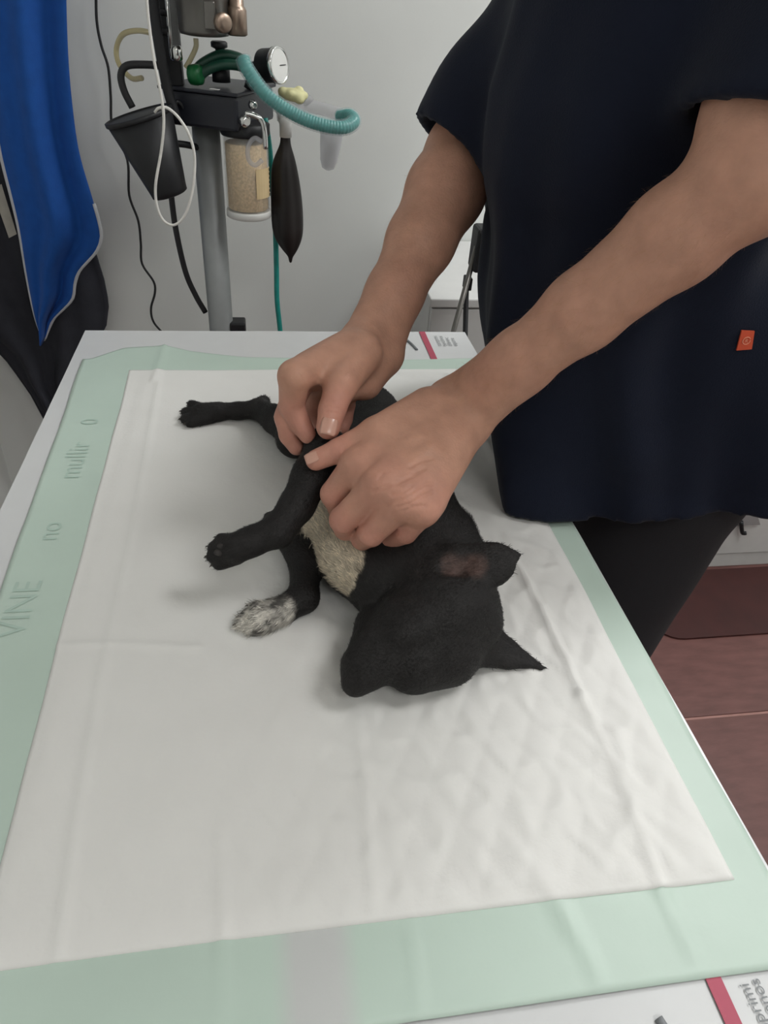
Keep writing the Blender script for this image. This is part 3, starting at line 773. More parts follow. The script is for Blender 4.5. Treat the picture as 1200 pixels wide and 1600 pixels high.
V1 = grooves(V1, Q1, [[(0.3437, -0.6077, 1.0572), (0.3424, -0.6116, 1.0521), (0.3434, -0.6144, 1.0475)], [(0.3404, -0.6093, 1.0545), (0.3403, -0.6119, 1.0485)], [(0.3469, -0.6083, 1.0575), (0.3466, -0.6128, 1.0540)]], .0011, .0009)
V2 = grooves(V2, Q2, [[(0.3336, -0.5805, 1.0789), (0.3400, -0.5823, 1.0798), (0.3455, -0.5826, 1.0775)], [(0.3338, -0.5768, 1.0818), (0.3402, -0.5791, 1.0830)], [(0.3345, -0.5840, 1.0759), (0.3443, -0.5847, 1.0749)], [(0.3127, -0.5671, 1.1059), (0.3169, -0.5687, 1.0995)], [(0.3261, -0.5596, 1.0986), (0.3308, -0.5568, 1.0910)]], .0013, .0010)

# --- neck, head and the trunk under the clothes
HC = np.array((.545, -.40, 1.735))
f = Field((.38, -.66, 1.25), (.92, -.14, 1.93), .006)
f.cone((.70, -.50, 1.46), (.70, -.30, 1.46), .085, .085, k=.03)
f.cone((.68, -.40, 1.30), (.69, -.40, 1.46), .11, .10, k=.03)
f.cone(NS_, lerp(NS_, NE, .3), .06, .05, k=.02); f.cone(FS_, lerp(FS_, FE, .3), .06, .05, k=.02)
f.cone((.67, -.40, 1.50), (.60, -.40, 1.66), .060, .056, k=.02)
FD = np.array((-.86, 0, -.51)); UPH = np.array((-.51, 0, .86))     # the face looks down at the table
f.ell(HC, (.098, .076, .118), u=FD, w=UPH, k=.02)
f.ell(HC + FD * .02 - UPH * .07, (.070, .056, .058), u=FD, w=UPH, k=.025)           # jaw
f.cone(HC + FD * .092 + UPH * .015, HC + FD * .114 - UPH * .028, .010, .0145, k=.010)   # nose
for s_ in (-1, 1):
    e = HC + FD * .086 + np.array((0, .033 * s_, 0)) + UPH * .012
    f.ell(e + FD * .012, (.012, .016, .009), u=FD, w=UPH, k=.008, op='sub')        # eye sockets
    f.ell(e - FD * .003, (.012, .013, .010), u=FD, w=UPH, k=.003)                  # lids
    f.ell(HC + np.array((0, .079 * s_, 0)) - UPH * .006 - FD * .008, (.018, .009, .031), u=FD, w=UPH, k=.006)    # ears
f.ell(HC + FD * .088 - UPH * .062, (.010, .026, .005), u=FD, w=UPH, k=.004)
f.ell(HC + FD * .087 - UPH * .075, (.011, .023, .006), u=FD, w=UPH, k=.004)
V3, Q3 = f.surface(); V3 = relax(V3, Q3, 2, .5)
VB = np.concatenate([V1, V2, V3]); QB = np.concatenate([Q1, Q2 + len(V1), Q3 + len(V1) + len(V2)])
me = mesh_np('body', VB, QB)
tone = np.repeat(np.array([[.50, .272, .190]]), len(VB), 0)
tips = [q for fl in (NF, FF) for pts in fl for q in (pts[1], pts[2], pts[3])] + NT[2:] + FT[2:]
rd = np.zeros(len(VB))
for t in tips: rd = np.maximum(rd, np.exp(-(np.linalg.norm(VB - np.array(t), axis=1) / .022) ** 2))
for t in NM: rd = np.maximum(rd, .6 * np.exp(-(np.linalg.norm(VB - np.array(t), axis=1) / .03) ** 2))
rd = rd * .9 + .18 * wobble(VB, 90, 77)
rd = np.clip(rd, 0, 1)[:, None]
tone = tone * (1 - rd) + np.array([[.55, .250, .190]]) * rd
tone *= (1 + .06 * wobble(VB, 160, 78))[:, None]
set_color(me, 'tone', tone)
pb = link('body', me, M['skin'], per, smooth=True)

def nail(c, axis, nrm, ln, wd, r, lab=None):
    a = Vector(axis).normalized(); n = Vector(nrm); n = (n - a * n.dot(a)).normalized(); s = a.cross(n)
    bm = bmesh.new(); g = []
    for i in range(9):
        row = []
        for j in range(9):
            u = i / 8 * 2 - 1; v = j / 8 * 2 - 1
            k = (1 - .18 * u ** 4) if u > 0 else math.sqrt(max(.02, 1 - (u * .96) ** 4))
            x = v * k * wd / 2
            ang = x / r
            p = Vector(c) + a * (u * ln / 2) + s * (math.sin(ang) * r) + n * (math.cos(ang) * r - r + .0002 - .0007 * u * u)
            row.append(bm.verts.new(p))
        g.append(row)
    for i in range(8):
        for j in range(8): bm.faces.new((g[i][j], g[i + 1][j], g[i + 1][j + 1], g[i][j + 1]))
    me = bm_mesh('fingernail', bm)
    o = link('fingernail', me, M['nail'], pb, smooth=True)
    sm = o.modifiers.new('thickness', 'SOLIDIFY'); sm.thickness = .0006; sm.offset = 0
    return o
def nail_on(tipj, tip, rad, ln, wd, nrm, back=.35):
    a = np.array(tip) - np.array(tipj); a /= np.linalg.norm(a)
    n = np.array(nrm, float); n -= a * (n @ a); n /= np.linalg.norm(n)
    nail(np.array(tip) + a * (rad * .25 - ln * back * .3) + n * rad * .985, a, n, ln, wd, rad * 1.05)
nail_on(NT[2], NT[3], .0094, .0128, .0108, (-.157, -.684, 1.099))
nail_on(FT[2], FT[3], .0109, .0165, .0155, (.045, -.857, .860))
nail_on(FF[2][2], FF[2][3], .0075, .0095, .0085, (.415, -.850, .721))

# fine hairs on both forearms
hp = []; 
for (E_, W_, VV, QQ) in ((NE, NW, V1, Q1), (FE, FW, V2, Q2)):
    ax = (W_ - E_); L2 = ax @ ax
    nv = normals_np(VV, QQ); t = ((VV - E_) @ ax) / L2
    d = np.linalg.norm(VV - E_ - t[:, None] * ax, axis=1)
    cand = np.where((t > .08) & (t < .95) & (d < .05))[0]
    ch = rng.choice(cand, min(900, len(cand)), replace=False)
    dr = ax / np.linalg.norm(ax) + .5 * rng.normal(size=(len(ch), 3)); n0 = nv[ch]
    dr -= n0 * (dr * n0).sum(1, keepdims=True); dr /= np.linalg.norm(dr, axis=1, keepdims=True)
    hp.append((VV[ch], n0, dr))
p0 = np.concatenate([a[0] for a in hp]); n0 = np.concatenate([a[1] for a in hp]); dr = np.concatenate([a[2] for a in hp])
ln = rng.uniform(.006, .012, (len(p0), 1)); sd = np.cross(n0, dr) * .00006
SV = np.stack([p0 - sd, p0 + sd, p0 + dr * ln * .5 + n0 * ln * .25 + sd * .7, p0 + dr * ln * .5 + n0 * ln * .25 - sd * .7, p0 + dr * ln + n0 * ln * .3], 1).reshape(-1, 3)
b5 = np.arange(len(p0))[:, None] * 5
setp(link('arm_hair', mesh_np('arm_hair', SV, np.concatenate([b5 + [0, 1, 2], b5 + [0, 2, 3], b5 + [3, 2, 4]])), M['arm_hair'], per), 'fine light hairs on the forearms', kind='stuff')

# hair on the head
f = Field((.38, -.54, 1.60), (.74, -.26, 1.92), .006)
f.ell(HC - FD * .012 + UPH * .012, (.103, .083, .120), u=FD, w=UPH, k=.01)
f.ell(HC + FD * .085 - UPH * .035, (.085, .075, .085), u=FD, w=UPH, k=.012, op='sub')
f.ell(HC + FD * .03 - UPH * .115, (.12, .12, .07), u=FD, w=UPH, k=.012, op='sub')
V4, Q4 = f.surface()
link('hair', mesh_np('hair', V4 + (wobble(V4, 300, 9) * .002)[:, None], Q4), M['hair'], per, smooth=True)

# --- scrub top
h = .005
f = Field((.40, -.80, TZ - .03), (1.02, -.02, 1.64), h)
ZT = np.array([-.02, .012, .06, .10, .15, .20, .30, .40, .50, .58, .66, .70]) + TZ
CX = [.764, .760, .7454, .7306, .7113, .6963, .6736, .6563, .657, .665, .675, .68]
CY = [-.399, -.397, -.390, -.384, -.375, -.370, -.370, -.375, -.39, -.395, -.40, -.40]
AA = [.185, .185, .181, .177, .170, .165, .158, .154, .147, .12, .085, .07]
BB = [.178, .178, .176, .180, .184, .188, .190, .190, .185, .16, .10, .075]
NNs = [40, 36, 18, 9, 5.5, 3.8, 2.8, 2.6, 2.5, 2.3, 2.0, 2.0]
sl, X, Y, Z = f.sub((.40, -.80, TZ - .03), (1.02, -.02, 1.64))
zz = f.ax[2]
ip = lambda t: np.interp(zz, ZT, t).astype(np.float32)[None, None, :]
ca, sa = math.cos(math.radians(-14)), math.sin(math.radians(-14))
dx, dy = X - ip(CX), Y - ip(CY)
u = ca * dx + sa * dy; v = -sa * dx + ca * dy
ne = ip(NNs); a_, b_ = ip(AA), ip(BB)
rr = ((np.abs(u / a_) ** ne + np.abs(v / b_) ** ne) ** (1 / ne))
ang = np.arctan2(v, u)
fall = np.clip((1.52 - zz) / .62, 0, 1)[None, None, :]
fold = .0055 * np.sin(ang * 9 + 6 * (zz[None, None, :] - 1.0) + 1.4) * (.25 + .75 * fall) + .004 * np.sin(ang * 17 - 9 * zz[None, None, :]) * fall
fold = fold + .006 * np.sin((u * .8 - (zz[None, None, :] - 1.2) * .75 + v * .3) * 42) * np.clip(1 - np.abs(zz[None, None, :] - 1.22) / .22, 0, 1)
d = (rr - 1) * np.minimum(a_, b_) + fold
zhem = TZ + .0085 + .048 * np.clip((u + .10) / .27, 0, 1)
d = np.maximum(d, zhem - Z); d = np.maximum(d, Z - 1.59)
f.put(sl, d.astype(np.float32), 0, 'add')
def sleeve(S, E_, t0, r0, r1, shift=(0, 0, 0), tilt=None):
    b = lerp(S, E_, t0) + np.array(shift); a = np.array(S, float); dr = b - a; dr /= np.linalg.norm(dr)
    pn = dr if tilt is None else np.array(tilt, float) / np.linalg.norm(tilt)
    lo = np.minimum(a, b) - .16; hi = np.maximum(a, b) + .16
    sl, X, Y, Z = f.sub(lo, hi)
    ba = (b + dr * .08) - a; L2 = ba @ ba
    px, py, pz = X - a[0], Y - a[1], Z - a[2]
    t = np.clip((px * ba[0] + py * ba[1] + pz * ba[2]) / L2, 0, 1)
    q = np.sqrt((px - t * ba[0]) ** 2 + (py - t * ba[1]) ** 2 + (pz - t * ba[2]) ** 2)
    R_ = r0 + t * (r1 - r0)
    wv = .0025 * np.sin(px * 60 + py * 45) + .0025 * np.sin(pz * 50 - py * 40)
    pl = (X - b[0]) * pn[0] + (Y - b[1]) * pn[1] + (Z - b[2]) * pn[2]
    d = np.maximum(q - R_ + wv, pl)
    f.put(sl, d.astype(np.float32), .03, 'add')
    inner = np.maximum(q - R_ + wv + .012, -(pl + .05))
    return sl, inner
s1 = sleeve(NS_, NE, .885, .087, .064, shift=(.008, 0, .002), tilt=(-.25, -.25, -1))
s2 = sleeve(FS_, FE, 1.03, .086, .063, shift=(.003, .0, .004), tilt=lerp(FS_, FE, 1) - FS_ + np.array((0, -.02, 0)))
for sl_, inn in (s1, s2): f.put(sl_, inn.astype(np.float32), 0, 'sub')
inn = np.maximum((rr - 1) * np.minimum(a_, b_) + fold + .010, Z - (TZ + .06))
f.put(sl, inn.astype(np.float32), 0, 'sub')
V5, Q5 = f.surface(); V5 = relax(V5, Q5, 2, .5)
top = link('scrub_top', mesh_np('scrub_top', V5, Q5), M['navy'], per, smooth=True)
top['label'] = 'navy short sleeved scrub top'

# --- trousers and shoes
f = Field((.55, -.66, .05), (1.02, -.10, 1.06), .006)
f.ell((.775, -.385, .94), (.120, .160, .12), u=(1, 0, 0), w=(0, 0, 1), k=.03)
f.chain([((.770, -.455, .92), .093), ((.735, -.465, .52), .070), ((.775, -.46, .09), .055)], k=.03)
f.chain([((.770, -.305, .92), .093), ((.735, -.285, .52), .070), ((.775, -.28, .09), .055)], k=.03)
V6, Q6 = f.surface(); N6 = normals_np(V6, Q6)
V6 = V6 + N6 * (.006 * wobble(V6 * np.array([1, 1, 1.6]), 34, 15))[:, None]
tr = link('trousers', mesh_np('trousers', V6, Q6), M['trouser'], per, smooth=True); tr['label'] = 'charcoal scrub trousers'
for y in (-.46, -.28):
    f = Field((.58, y - .08, -.01), (.90, y + .08, .16), .005)
    f.chain([((.82, y, .045), .040), ((.725, y, .040), .040), ((.65, y, .032), .034)], k=.02)
    f.cone((.795, y, .06), (.78, y, .11), .042, .040, k=.02)
    sl_, X_, Y_, Z_ = f.sub((.5, -1, -.1), (1, 1, 1))
    f.F = np.maximum(f.F, .003 - Z_ + 0 * X_)
    V7, Q7 = f.surface()
    V7[:, 2] -= V7[:, 2].min() - .0
    link('shoe', mesh_np('shoe', V7, Q7), M['shoe'], per, smooth=True)

# --- the little orange tag sewn on the scrub top
if True:
    pts = [Vector(p) for p in ((.7062, -.5639, 1.1433), (.7183, -.5649, 1.1432), (.7220, -.5672, 1.1263), (.7083, -.5645, 1.1245))]
    nrm = (pts[1] - pts[0]).cross(pts[3] - pts[0]).normalized()
    if nrm.y > 0: nrm.negate()
    c0 = sum(pts, Vector()) / 4
    pts = [p - nrm * (p - c0).dot(nrm) + nrm * .0022 for p in pts]
    bm = bmesh.new(); vs = [bm.verts.new(p) for p in pts] + [bm.verts.new(p - nrm * .0016) for p in pts]
    bm.faces.new(vs[:4]); bm.faces.new(vs[7:3:-1])
    for i in range(4): bm.faces.new((vs[i], vs[4 + i], vs[4 + (i + 1) % 4], vs[(i + 1) % 4]))
    tg = link('sewn_tag', bm_mesh('sewn_tag', bm), M['orange'], top); tg['label'] = 'small orange fabric tag'
    ex = (pts[1] - pts[0]).normalized(); ey = nrm.cross(ex)
    cc = sum(pts, Vector()) / 4 + nrm * .0006
    ring = [tuple(cc + (ex * math.cos(a) + ey * math.sin(a)) * .0034) for a in np.linspace(.5, 2 * PI + .1, 22)]
    tube('tag_emblem', ring, .00035, M['orange_print'], top, n=1, seg=6)
    mt = Matrix(((ex.x, ey.x, nrm.x, 0), (ex.y, ey.y, nrm.y, 0), (ex.z, ey.z, nrm.z, 0), (0, 0, 0, 1)))
    text_mesh('tag_letter', 'R', .005, Matrix.Translation(cc + nrm * .0002) @ mt @ Matrix.Translation((-.0016, -.0017, 0)), M['orange_print'], top)

# ------------------------------------------------------------------ white cabinet behind the clinician
CXa, CXb, CYa, CYb, CZ = .635, 1.98, .33, .745, .834
cab = empty('base_cabinet', ((CXa + CXb) / 2, .53, 0), 'low white base cabinet standing along the back wall behind the clinician', 'cabinet')
box('carcass', (CXa, CYa + .018, .05), (CXb, CYb, CZ - .02), M['shade'], cab, bev=.002)
box('worktop', (CXa - .004, CYa - .004, CZ - .02), (CXb + .004, CYb, CZ), M['shade'], cab, bev=.003)
box('plinth', (CXa + .01, CYa + .006, 0), (CXb - .01, CYb, .05), M['shade'], cab, bev=.001)
n = 3; w = (CXb - CXa) / n
for i in range(n):
    d_ = box('door', (CXa + i * w + .002, CYa, .056), (CXa + (i + 1) * w - .002, CYa + .018, CZ - .024), M['shade'], cab, bev=.002)
    hx = CXa + (i + 1) * w - .05
    bm = bmesh.new(); add_box(bm, (hx - .006, CYa - .028, .60), (hx + .006, CYa - .020, .72), .002); add_box(bm, (hx - .005, CYa - .022, .605), (hx + .005, CYa, .617), .001); add_box(bm, (hx - .005, CYa - .022, .703), (hx + .005, CYa, .715), .001)
    link('handle', bm_mesh('handle', bm), M['steel'], d_)
# grey bracket low on the last door
br = Vector((1.6486, 0.3250, 0.1896))
bk_ = empty('floor_bracket', (br.x, .31, 0), 'small grey metal foot bracket low against the white cabinet', 'bracket')
pl = [Vector(p) for p in ((1.6099, 0.3220, 0.1701), (1.6875, 0.3220, 0.1711), (1.6596, 0.3220, 0.2125), (1.6372, 0.3220, 0.2320), (1.5869, 0.3220, 0.2272))]
bm = bmesh.new(); a_v = [bm.verts.new(p) for p in pl]; b_v = [bm.verts.new(p + Vector((0, .006, 0))) for p in pl]
bm.faces.new(a_v); bm.faces.new(b_v[::-1])
for i in range(5): bm.faces.new((a_v[i], b_v[i], b_v[(i + 1) % 5], a_v[(i + 1) % 5]))
link('plate', bm_mesh('plate', bm), M['grey'], bk_)
tube('stem', [(1.6160, 0.3180, 0.1895), (1.6342, 0.3150, 0.1505), (1.6450, 0.3120, 0.1500)], .006, M['black'], bk_, n=4, seg=8)

# shade on the floor, put in as a thin dark rounded sheet
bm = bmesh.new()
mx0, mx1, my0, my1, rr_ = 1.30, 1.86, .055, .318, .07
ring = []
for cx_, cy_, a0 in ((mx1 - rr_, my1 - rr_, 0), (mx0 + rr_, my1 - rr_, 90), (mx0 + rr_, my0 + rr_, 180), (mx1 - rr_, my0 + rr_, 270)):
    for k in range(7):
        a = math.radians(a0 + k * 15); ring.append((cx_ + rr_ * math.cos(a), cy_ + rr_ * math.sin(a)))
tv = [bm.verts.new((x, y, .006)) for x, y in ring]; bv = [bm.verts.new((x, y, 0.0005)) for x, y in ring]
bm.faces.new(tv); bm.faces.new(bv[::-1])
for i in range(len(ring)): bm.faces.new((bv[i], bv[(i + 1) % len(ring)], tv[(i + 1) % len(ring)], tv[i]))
setp(link('floor_shade_patch', bm_mesh('floor_shade_patch', bm), M['mat']), 'dark maroon rounded patch of painted shade on the floor by the white cabinet', 'mat')  # key and category 'mat': sheet standing in for floor shadow, no real mat

# ------------------------------------------------------------------ folding stand with black legs
sd_ = empty('folding_stand', (.69, .2, 0), 'black folding stand with thin legs half hidden behind the clinician', 'stand')
HB = Vector((0.6834, 0.2000, 0.9748))
box('clamp', (HB.x - .012, .175, HB.z - .035), (HB.x + .055, .225, HB.z + .045), M['black'], sd_, bev=.006)
lathe('clamp_screw', [(.009, 0), (.011, .004), (.011, .016), (.004, .018)], (HB.x + .006, .175, HB.z + .02), M['steel'], sd_, axis=(0, -1, 0), seg=16)
lg1 = Vector((0.6755, 0.1900, 0.9859)); lg1b = Vector((0.6524, 0.1900, 0.8214))
e1 = lg1 + (lg1b - lg1) * ((lg1.z) / (lg1.z - lg1b.z)) * .985
tube('leg', [lg1, e1], .0052, M['dark_steel'], sd_, n=1, seg=10)
lg2 = Vector((0.6723, 0.2150, 0.9109)); lg2b = Vector((0.6840, 0.2150, 0.8082))
e2 = lg2 + (lg2b - lg2) * (lg2.z / (lg2.z - lg2b.z)) * .985
tube('leg', [lg2, e2], .0052, M['black'], sd_, n=1, seg=10)
tube('leg', [(HB.x + .03, .205, HB.z), (HB.x + .16, .245, .012)], .0052, M['black'], sd_, n=1, seg=10)
tube('pole', [(HB.x + .03, .2, HB.z), (HB.x + .03, .2, HB.z + .42)], .009, M['black'], sd_, n=1, seg=12)
box('hinge', (lg2.x - .006, .196, lg2.z - .012), (lg2.x + .007, .222, lg2.z + .012), M['black'], sd_, bev=.002)

# ------------------------------------------------------------------ coat and towel on wall hooks
def drape(name, left, right, z0, z1, m, parent, yf, amp, nf, ph, thick, nz=46, nx=40, bottom=None):
    """left/right: lists of (z, x) edges; bottom: optional (t, dz)"""
    lz = sorted(left); rz = sorted(right)
    V = []; 
    for i in range(nz):
        s = i / (nz - 1)
        for j in range(nx):
            t = j / (nx - 1)
            zb = z0 if bottom is None else np.interp(t, [b[0] for b in bottom], [b[1] for b in bottom])
            z = zb + (z1 - zb) * s
            xl = np.interp(z, [a[0] for a in lz], [a[1] for a in lz]); xr = np.interp(z, [a[0] for a in rz], [a[1] for a in rz])
            x = xl + (xr - xl) * t
            y = yf + amp * (1 - .6 * s) * math.sin(t * nf * 2 * PI + ph + .8 * s) + amp * .4 * math.sin(t * nf * 4.6 * PI + 2 * ph + 2 * s)
            V.append((x, y, z))
    ii = np.arange(nz * nx).reshape(nz, nx)
    Q = np.stack([ii[:-1, :-1], ii[:-1, 1:], ii[1:, 1:], ii[1:, :-1]], -1).reshape(-1, 4)
    o = link(name, mesh_np(name, np.array(V), Q), m, parent, smooth=True)
    md = o.modifiers.new('thickness', 'SOLIDIFY'); md.thickness = thick; md.offset = 0
    return o, np.array(V).reshape(nz, nx, 3)
def zx(pts): return [(round(p[2], 4), round(p[0], 4)) for p in pts]
rail = empty('hook_rail', (-.26, .735, 1.80), 'wall rail with hooks carrying the dark coat and blue towel', 'hook rail')
box('board', (-.47, .728, 1.77), (-.02, .75, 1.84), M['white'], rail, bev=.003)
for x in (-.38, -.26, -.12):
    tube('hook', [(x, .73, 1.80), (x, .69, 1.79), (x, .675, 1.80), (x, .672, 1.82)], .005, M['steel'], rail, n=5, seg=8)
ct = empty('hanging_coat', (-.30, .68, .55), 'dark charcoal coat hanging behind the blue towel', 'coat')
cr = zx([(-0.4021, 0.6700, 1.2162), (-0.1854, 0.6700, 1.0686), (-0.1257, 0.6700, 0.8585), (-0.1174, 0.6700, 0.7922), (-0.1104, 0.6700, 0.7383), (-0.1091, 0.6700, 0.6739), (-0.1247, 0.6700, 0.6167), (-0.2216, 0.6700, 0.4627), (-0.3271, 0.6700, 0.3436)])
cl = zx([(-0.4489, 0.6700, 1.2135), (-0.5914, 0.6700, 0.7901), (-0.4657, 0.6700, 0.6049), (-0.3938, 0.6700, 0.5363), (-0.3504, 0.6700, 0.4223), (-0.3328, 0.6700, 0.3477)])
zb = cl[-1][0]
cl = [a for a in cl]; 
drape('coat_body', cl + [(1.80, cl[0][1] + .06)], [a for a in cr if a[0] >= zb] + [(1.80, cl[0][1] + .12)], zb, 1.79, M['coat'], ct, .675, .014, 2.2, .6, .006, nz=60)
drape('coat_front_panel', [(1.10, -.47), (1.75, -.36)], [(1.10, -.36), (1.75, -.30)], 1.0, 1.74, M['coat'], ct, .655, .006, 1.2, .2, .005, nz=24, nx=16)
lb = [Vector(p) for p in ((-0.2767, 0.6350, 0.9613), (-0.2701, 0.6350, 0.8564), (-0.2885, 0.6350, 0.8475), (-0.2990, 0.6350, 0.9554))]
bm = bmesh.new(); a_v = [bm.verts.new(p) for p in lb]; b_v = [bm.verts.new(p + Vector((0, .002, 0))) for p in lb]
bm.faces.new(a_v); bm.faces.new(b_v[::-1])
for i in range(4): bm.faces.new((a_v[i], b_v[i], b_v[(i + 1) % 4], a_v[(i + 1) % 4]))
link('cloth_label', bm_mesh('cloth_label', bm), M['tag_cloth'], ct)['label'] = 'pale grey sewn label'

tw = empty('blue_towel', (-.24, .59, .75), 'bright blue cloth with white piped edge hanging over dark coat', 'towel')
TY = .60
tl_px = zx([(-0.2494, 0.6000, 1.2294), (-0.2531, 0.6000, 1.0884), (-0.2562, 0.6000, 1.0172), (-0.2552, 0.6000, 0.9482), (-0.2549, 0.6000, 0.8778), (-0.2604, 0.6000, 0.7902), (-0.2635, 0.6000, 0.7275), (-0.2639, 0.6000, 0.6682), (-0.2607, 0.6000, 0.6228)])
trt = zx([(-0.0688, 0.6000, 1.3000), (-0.0864, 0.6000, 1.1857), (-0.0950, 0.6000, 1.0836), (-0.0949, 0.6000, 1.0233), (-0.0866, 0.6000, 0.9535), (-0.0801, 0.6000, 0.8905), (-0.0830, 0.6000, 0.8570)])
bots = [(-0.0830, 0.6000, 0.8570), (-0.1005, 0.6000, 0.8281), (-0.1344, 0.6000, 0.7954), (-0.1549, 0.6000, 0.7683), (-0.1694, 0.6000, 0.7225), (-0.1965, 0.6000, 0.6941), (-0.2284, 0.6000, 0.6652), (-0.2448, 0.6000, 0.6360), (-0.2581, 0.6000, 0.6145)]
# the cloth is swept between its left edge and the right + bottom edge
right_edge = [Vector(p) for p in [(-0.0611, 0.6000, 1.3390), (-0.0688, 0.6000, 1.3000), (-0.0864, 0.6000, 1.1857), (-0.0950, 0.6000, 1.0836), (-0.0949, 0.6000, 1.0233), (-0.0866, 0.6000, 0.9535), (-0.0801, 0.6000, 0.8905)] + bots]
left_edge = [Vector(p) for p in [(-0.2451, 0.6000, 1.3271), (-0.2494, 0.6000, 1.2294), (-0.2531, 0.6000, 1.0884), (-0.2562, 0.6000, 1.0172), (-0.2552, 0.6000, 0.9482), (-0.2549, 0.6000, 0.8778), (-0.2604, 0.6000, 0.7902), (-0.2635, 0.6000, 0.7275), (-0.2639, 0.6000, 0.6682), (-0.2581, 0.6000, 0.6145)]]
right_edge = [Vector((-.135, TY, 1.74)), Vector((-.115, TY, 1.55))] + right_edge
left_edge = [Vector((-.20, TY, 1.74)), Vector((-.23, TY, 1.55))] + left_edge
def resample(pts, n):
    p = spline([tuple(a) for a in pts], 6); d = np.concatenate([[0], np.cumsum(np.linalg.norm(np.diff(p, axis=0), axis=1))])
    s = np.linspace(0, d[-1], n); return np.stack([np.interp(s, d, p[:, i]) for i in range(3)], 1)
nz, nx = 70, 32
RE, LE = resample(right_edge, nz), resample(left_edge, nz)
TV = np.zeros((nz, nx, 3))
for j in range(nx):
    t = j / (nx - 1)
    TV[:, j] = LE * (1 - t) + RE * t
    s = np.linspace(0, 1, nz)
    w_ = np.sin(PI * t) * .7 + .3
    TV[:, j, 1] += .022 * w_ * np.sin(t * 7.5 + 1.2 * s + .6) * (.5 + .5 * s) + .008 * np.sin(t * 17 + 3 * s)
ii = np.arange(nz * nx).reshape(nz, nx)
Qt = np.stack([ii[:-1, :-1], ii[1:, :-1], ii[1:, 1:], ii[:-1, 1:]], -1).reshape(-1, 4)
to = link('cloth', mesh_np('cloth', TV.reshape(-1, 3), Qt), M['blue'], tw, smooth=True)
md = to.modifiers.new('thickness', 'SOLIDIFY'); md.thickness = .004; md.offset = 0
edge = np.concatenate([TV[14:, 0], TV[-1:, -1], TV[-2:45:-1, -1]])
tube('piping', [tuple(p) for p in edge[::2]], .0042, M['piping'], tw, n=3, seg=8)

# ------------------------------------------------------------------ anaesthesia machine
am = empty('anaesthesia_machine', (.19, .42, 0), 'anaesthesia machine on grey pole with black shelf, steel vaporiser and lime canister', 'medical machine')
pt, pb_ = Vector((0.1828, 0.4200, 1.1211)), Vector((0.1819, 0.4200, 0.7182))
lathe('pole', [(.026, .04), (.026, pt.z + .02)], ((pt.x + pb_.x) / 2, .42, 0), M['alu'], am, seg=32)
PXm = (pt.x + pb_.x) / 2
for k in range(5):
    a = 2 * PI * k / 5 + .3
    bl = tube('base_leg', [(PXm, .42, .07), (PXm + .12 * math.cos(a), .42 + .12 * math.sin(a), .065), (PXm + .24 * math.cos(a), .42 + .24 * math.sin(a), .05)], .013, M['black'], am, n=4, seg=10)
    lathe('castor', [(.012, -.010), (.024, -.009), (.025, 0), (.024, .009), (.012, .010)], (PXm + .24 * math.cos(a), .42 + .24 * math.sin(a), .025), M['rubber'], bl, axis=(-math.sin(a), math.cos(a), 0), seg=18)
bq = Vector((0.2180, 0.4200, 0.7334))
box('pole_bracket', (bq.x - .016, .40, bq.z - .03), (bq.x + .018, .44, bq.z + .012), M['black'], am, bev=.004)
# shelf box, turned a little
BA, BB_, BC = Vector((0.1161, 0.3835, 1.1893)), Vector((0.2450, 0.3300, 1.1893)), Vector((0.3243, 0.4879, 1.1893))
ex = (BB_ - BA).normalized(); ey = (BC - BB_); ey = (ey - ex * ey.dot(ex)).normalized()
rotm = Matrix(((ex.x, ey.x, 0, BA.x), (ex.y, ey.y, 0, BA.y), (0, 0, 1, BA.z), (0, 0, 0, 1)))
LX, LY = (BB_ - BA).length, (BC - BB_).length
bx_ = box('shelf_box', (0, 0, -.056), (LX, LY, 0), M['box_black'], am, bev=.006, mtx=rotm)
def shelf(u, v, z): return rotm @ Vector((u, v, z))
box('shelf_plate', (-.01, -.004, .0), (LX + .004, LY + .004, .006), M['box_black'], am, bev=.002, mtx=rotm)
box('white_mark', (LX * .60, .012, .006), (LX * .72, .02, .0068), M['gauge'], bx_, bev=0, mtx=rotm)
# column and flowmeter
c1a, c1b = Vector((0.1397, 0.4000, 1.2053)), Vector((0.1404, 0.4000, 1.3449))
box('column', (c1a.x - .017, .385, c1a.z - .012), (c1a.x + .012, .415, 1.62), M['black'], am, bev=.003)
c2 = Vector((0.1178, 0.3600, 1.2104))
tube('side_rail', [(0.1378, 0.3500, 1.1489), (0.1275, 0.3500, 1.1928), (0.1205, 0.3500, 1.2669), (0.1201, 0.3500, 1.3360), (0.1255, 0.3500, 1.3930)], .0088, M['black'], am, n=5, seg=10)
for a, b in (((0.1211, 0.3500, 1.3038), (0.1368, 0.3850, 1.3015)), ((0.1208, 0.3500, 1.2776), (0.1358, 0.3850, 1.2745))):
    tube('rung', [a, b], .0055, M['black'], am, n=1, seg=8)
lathe('flow_tube', [(.0085, 0), (.0085, .24)], (0.1464, 0.3650, 1.2490), M['clear'], am, seg=20)
lathe('flow_tube_end', [(.006, -.006), (.0105, -.002), (.0105, .012), (.008, .018)], (0.1465, 0.3650, 1.2397), M['chrome'], am, seg=20)
tube('chrome_strip', [(0.1384, 0.3620, 1.2414), (0.1401, 0.3620, 1.3454)], .0032, M['chrome'], am, n=1, seg=8)
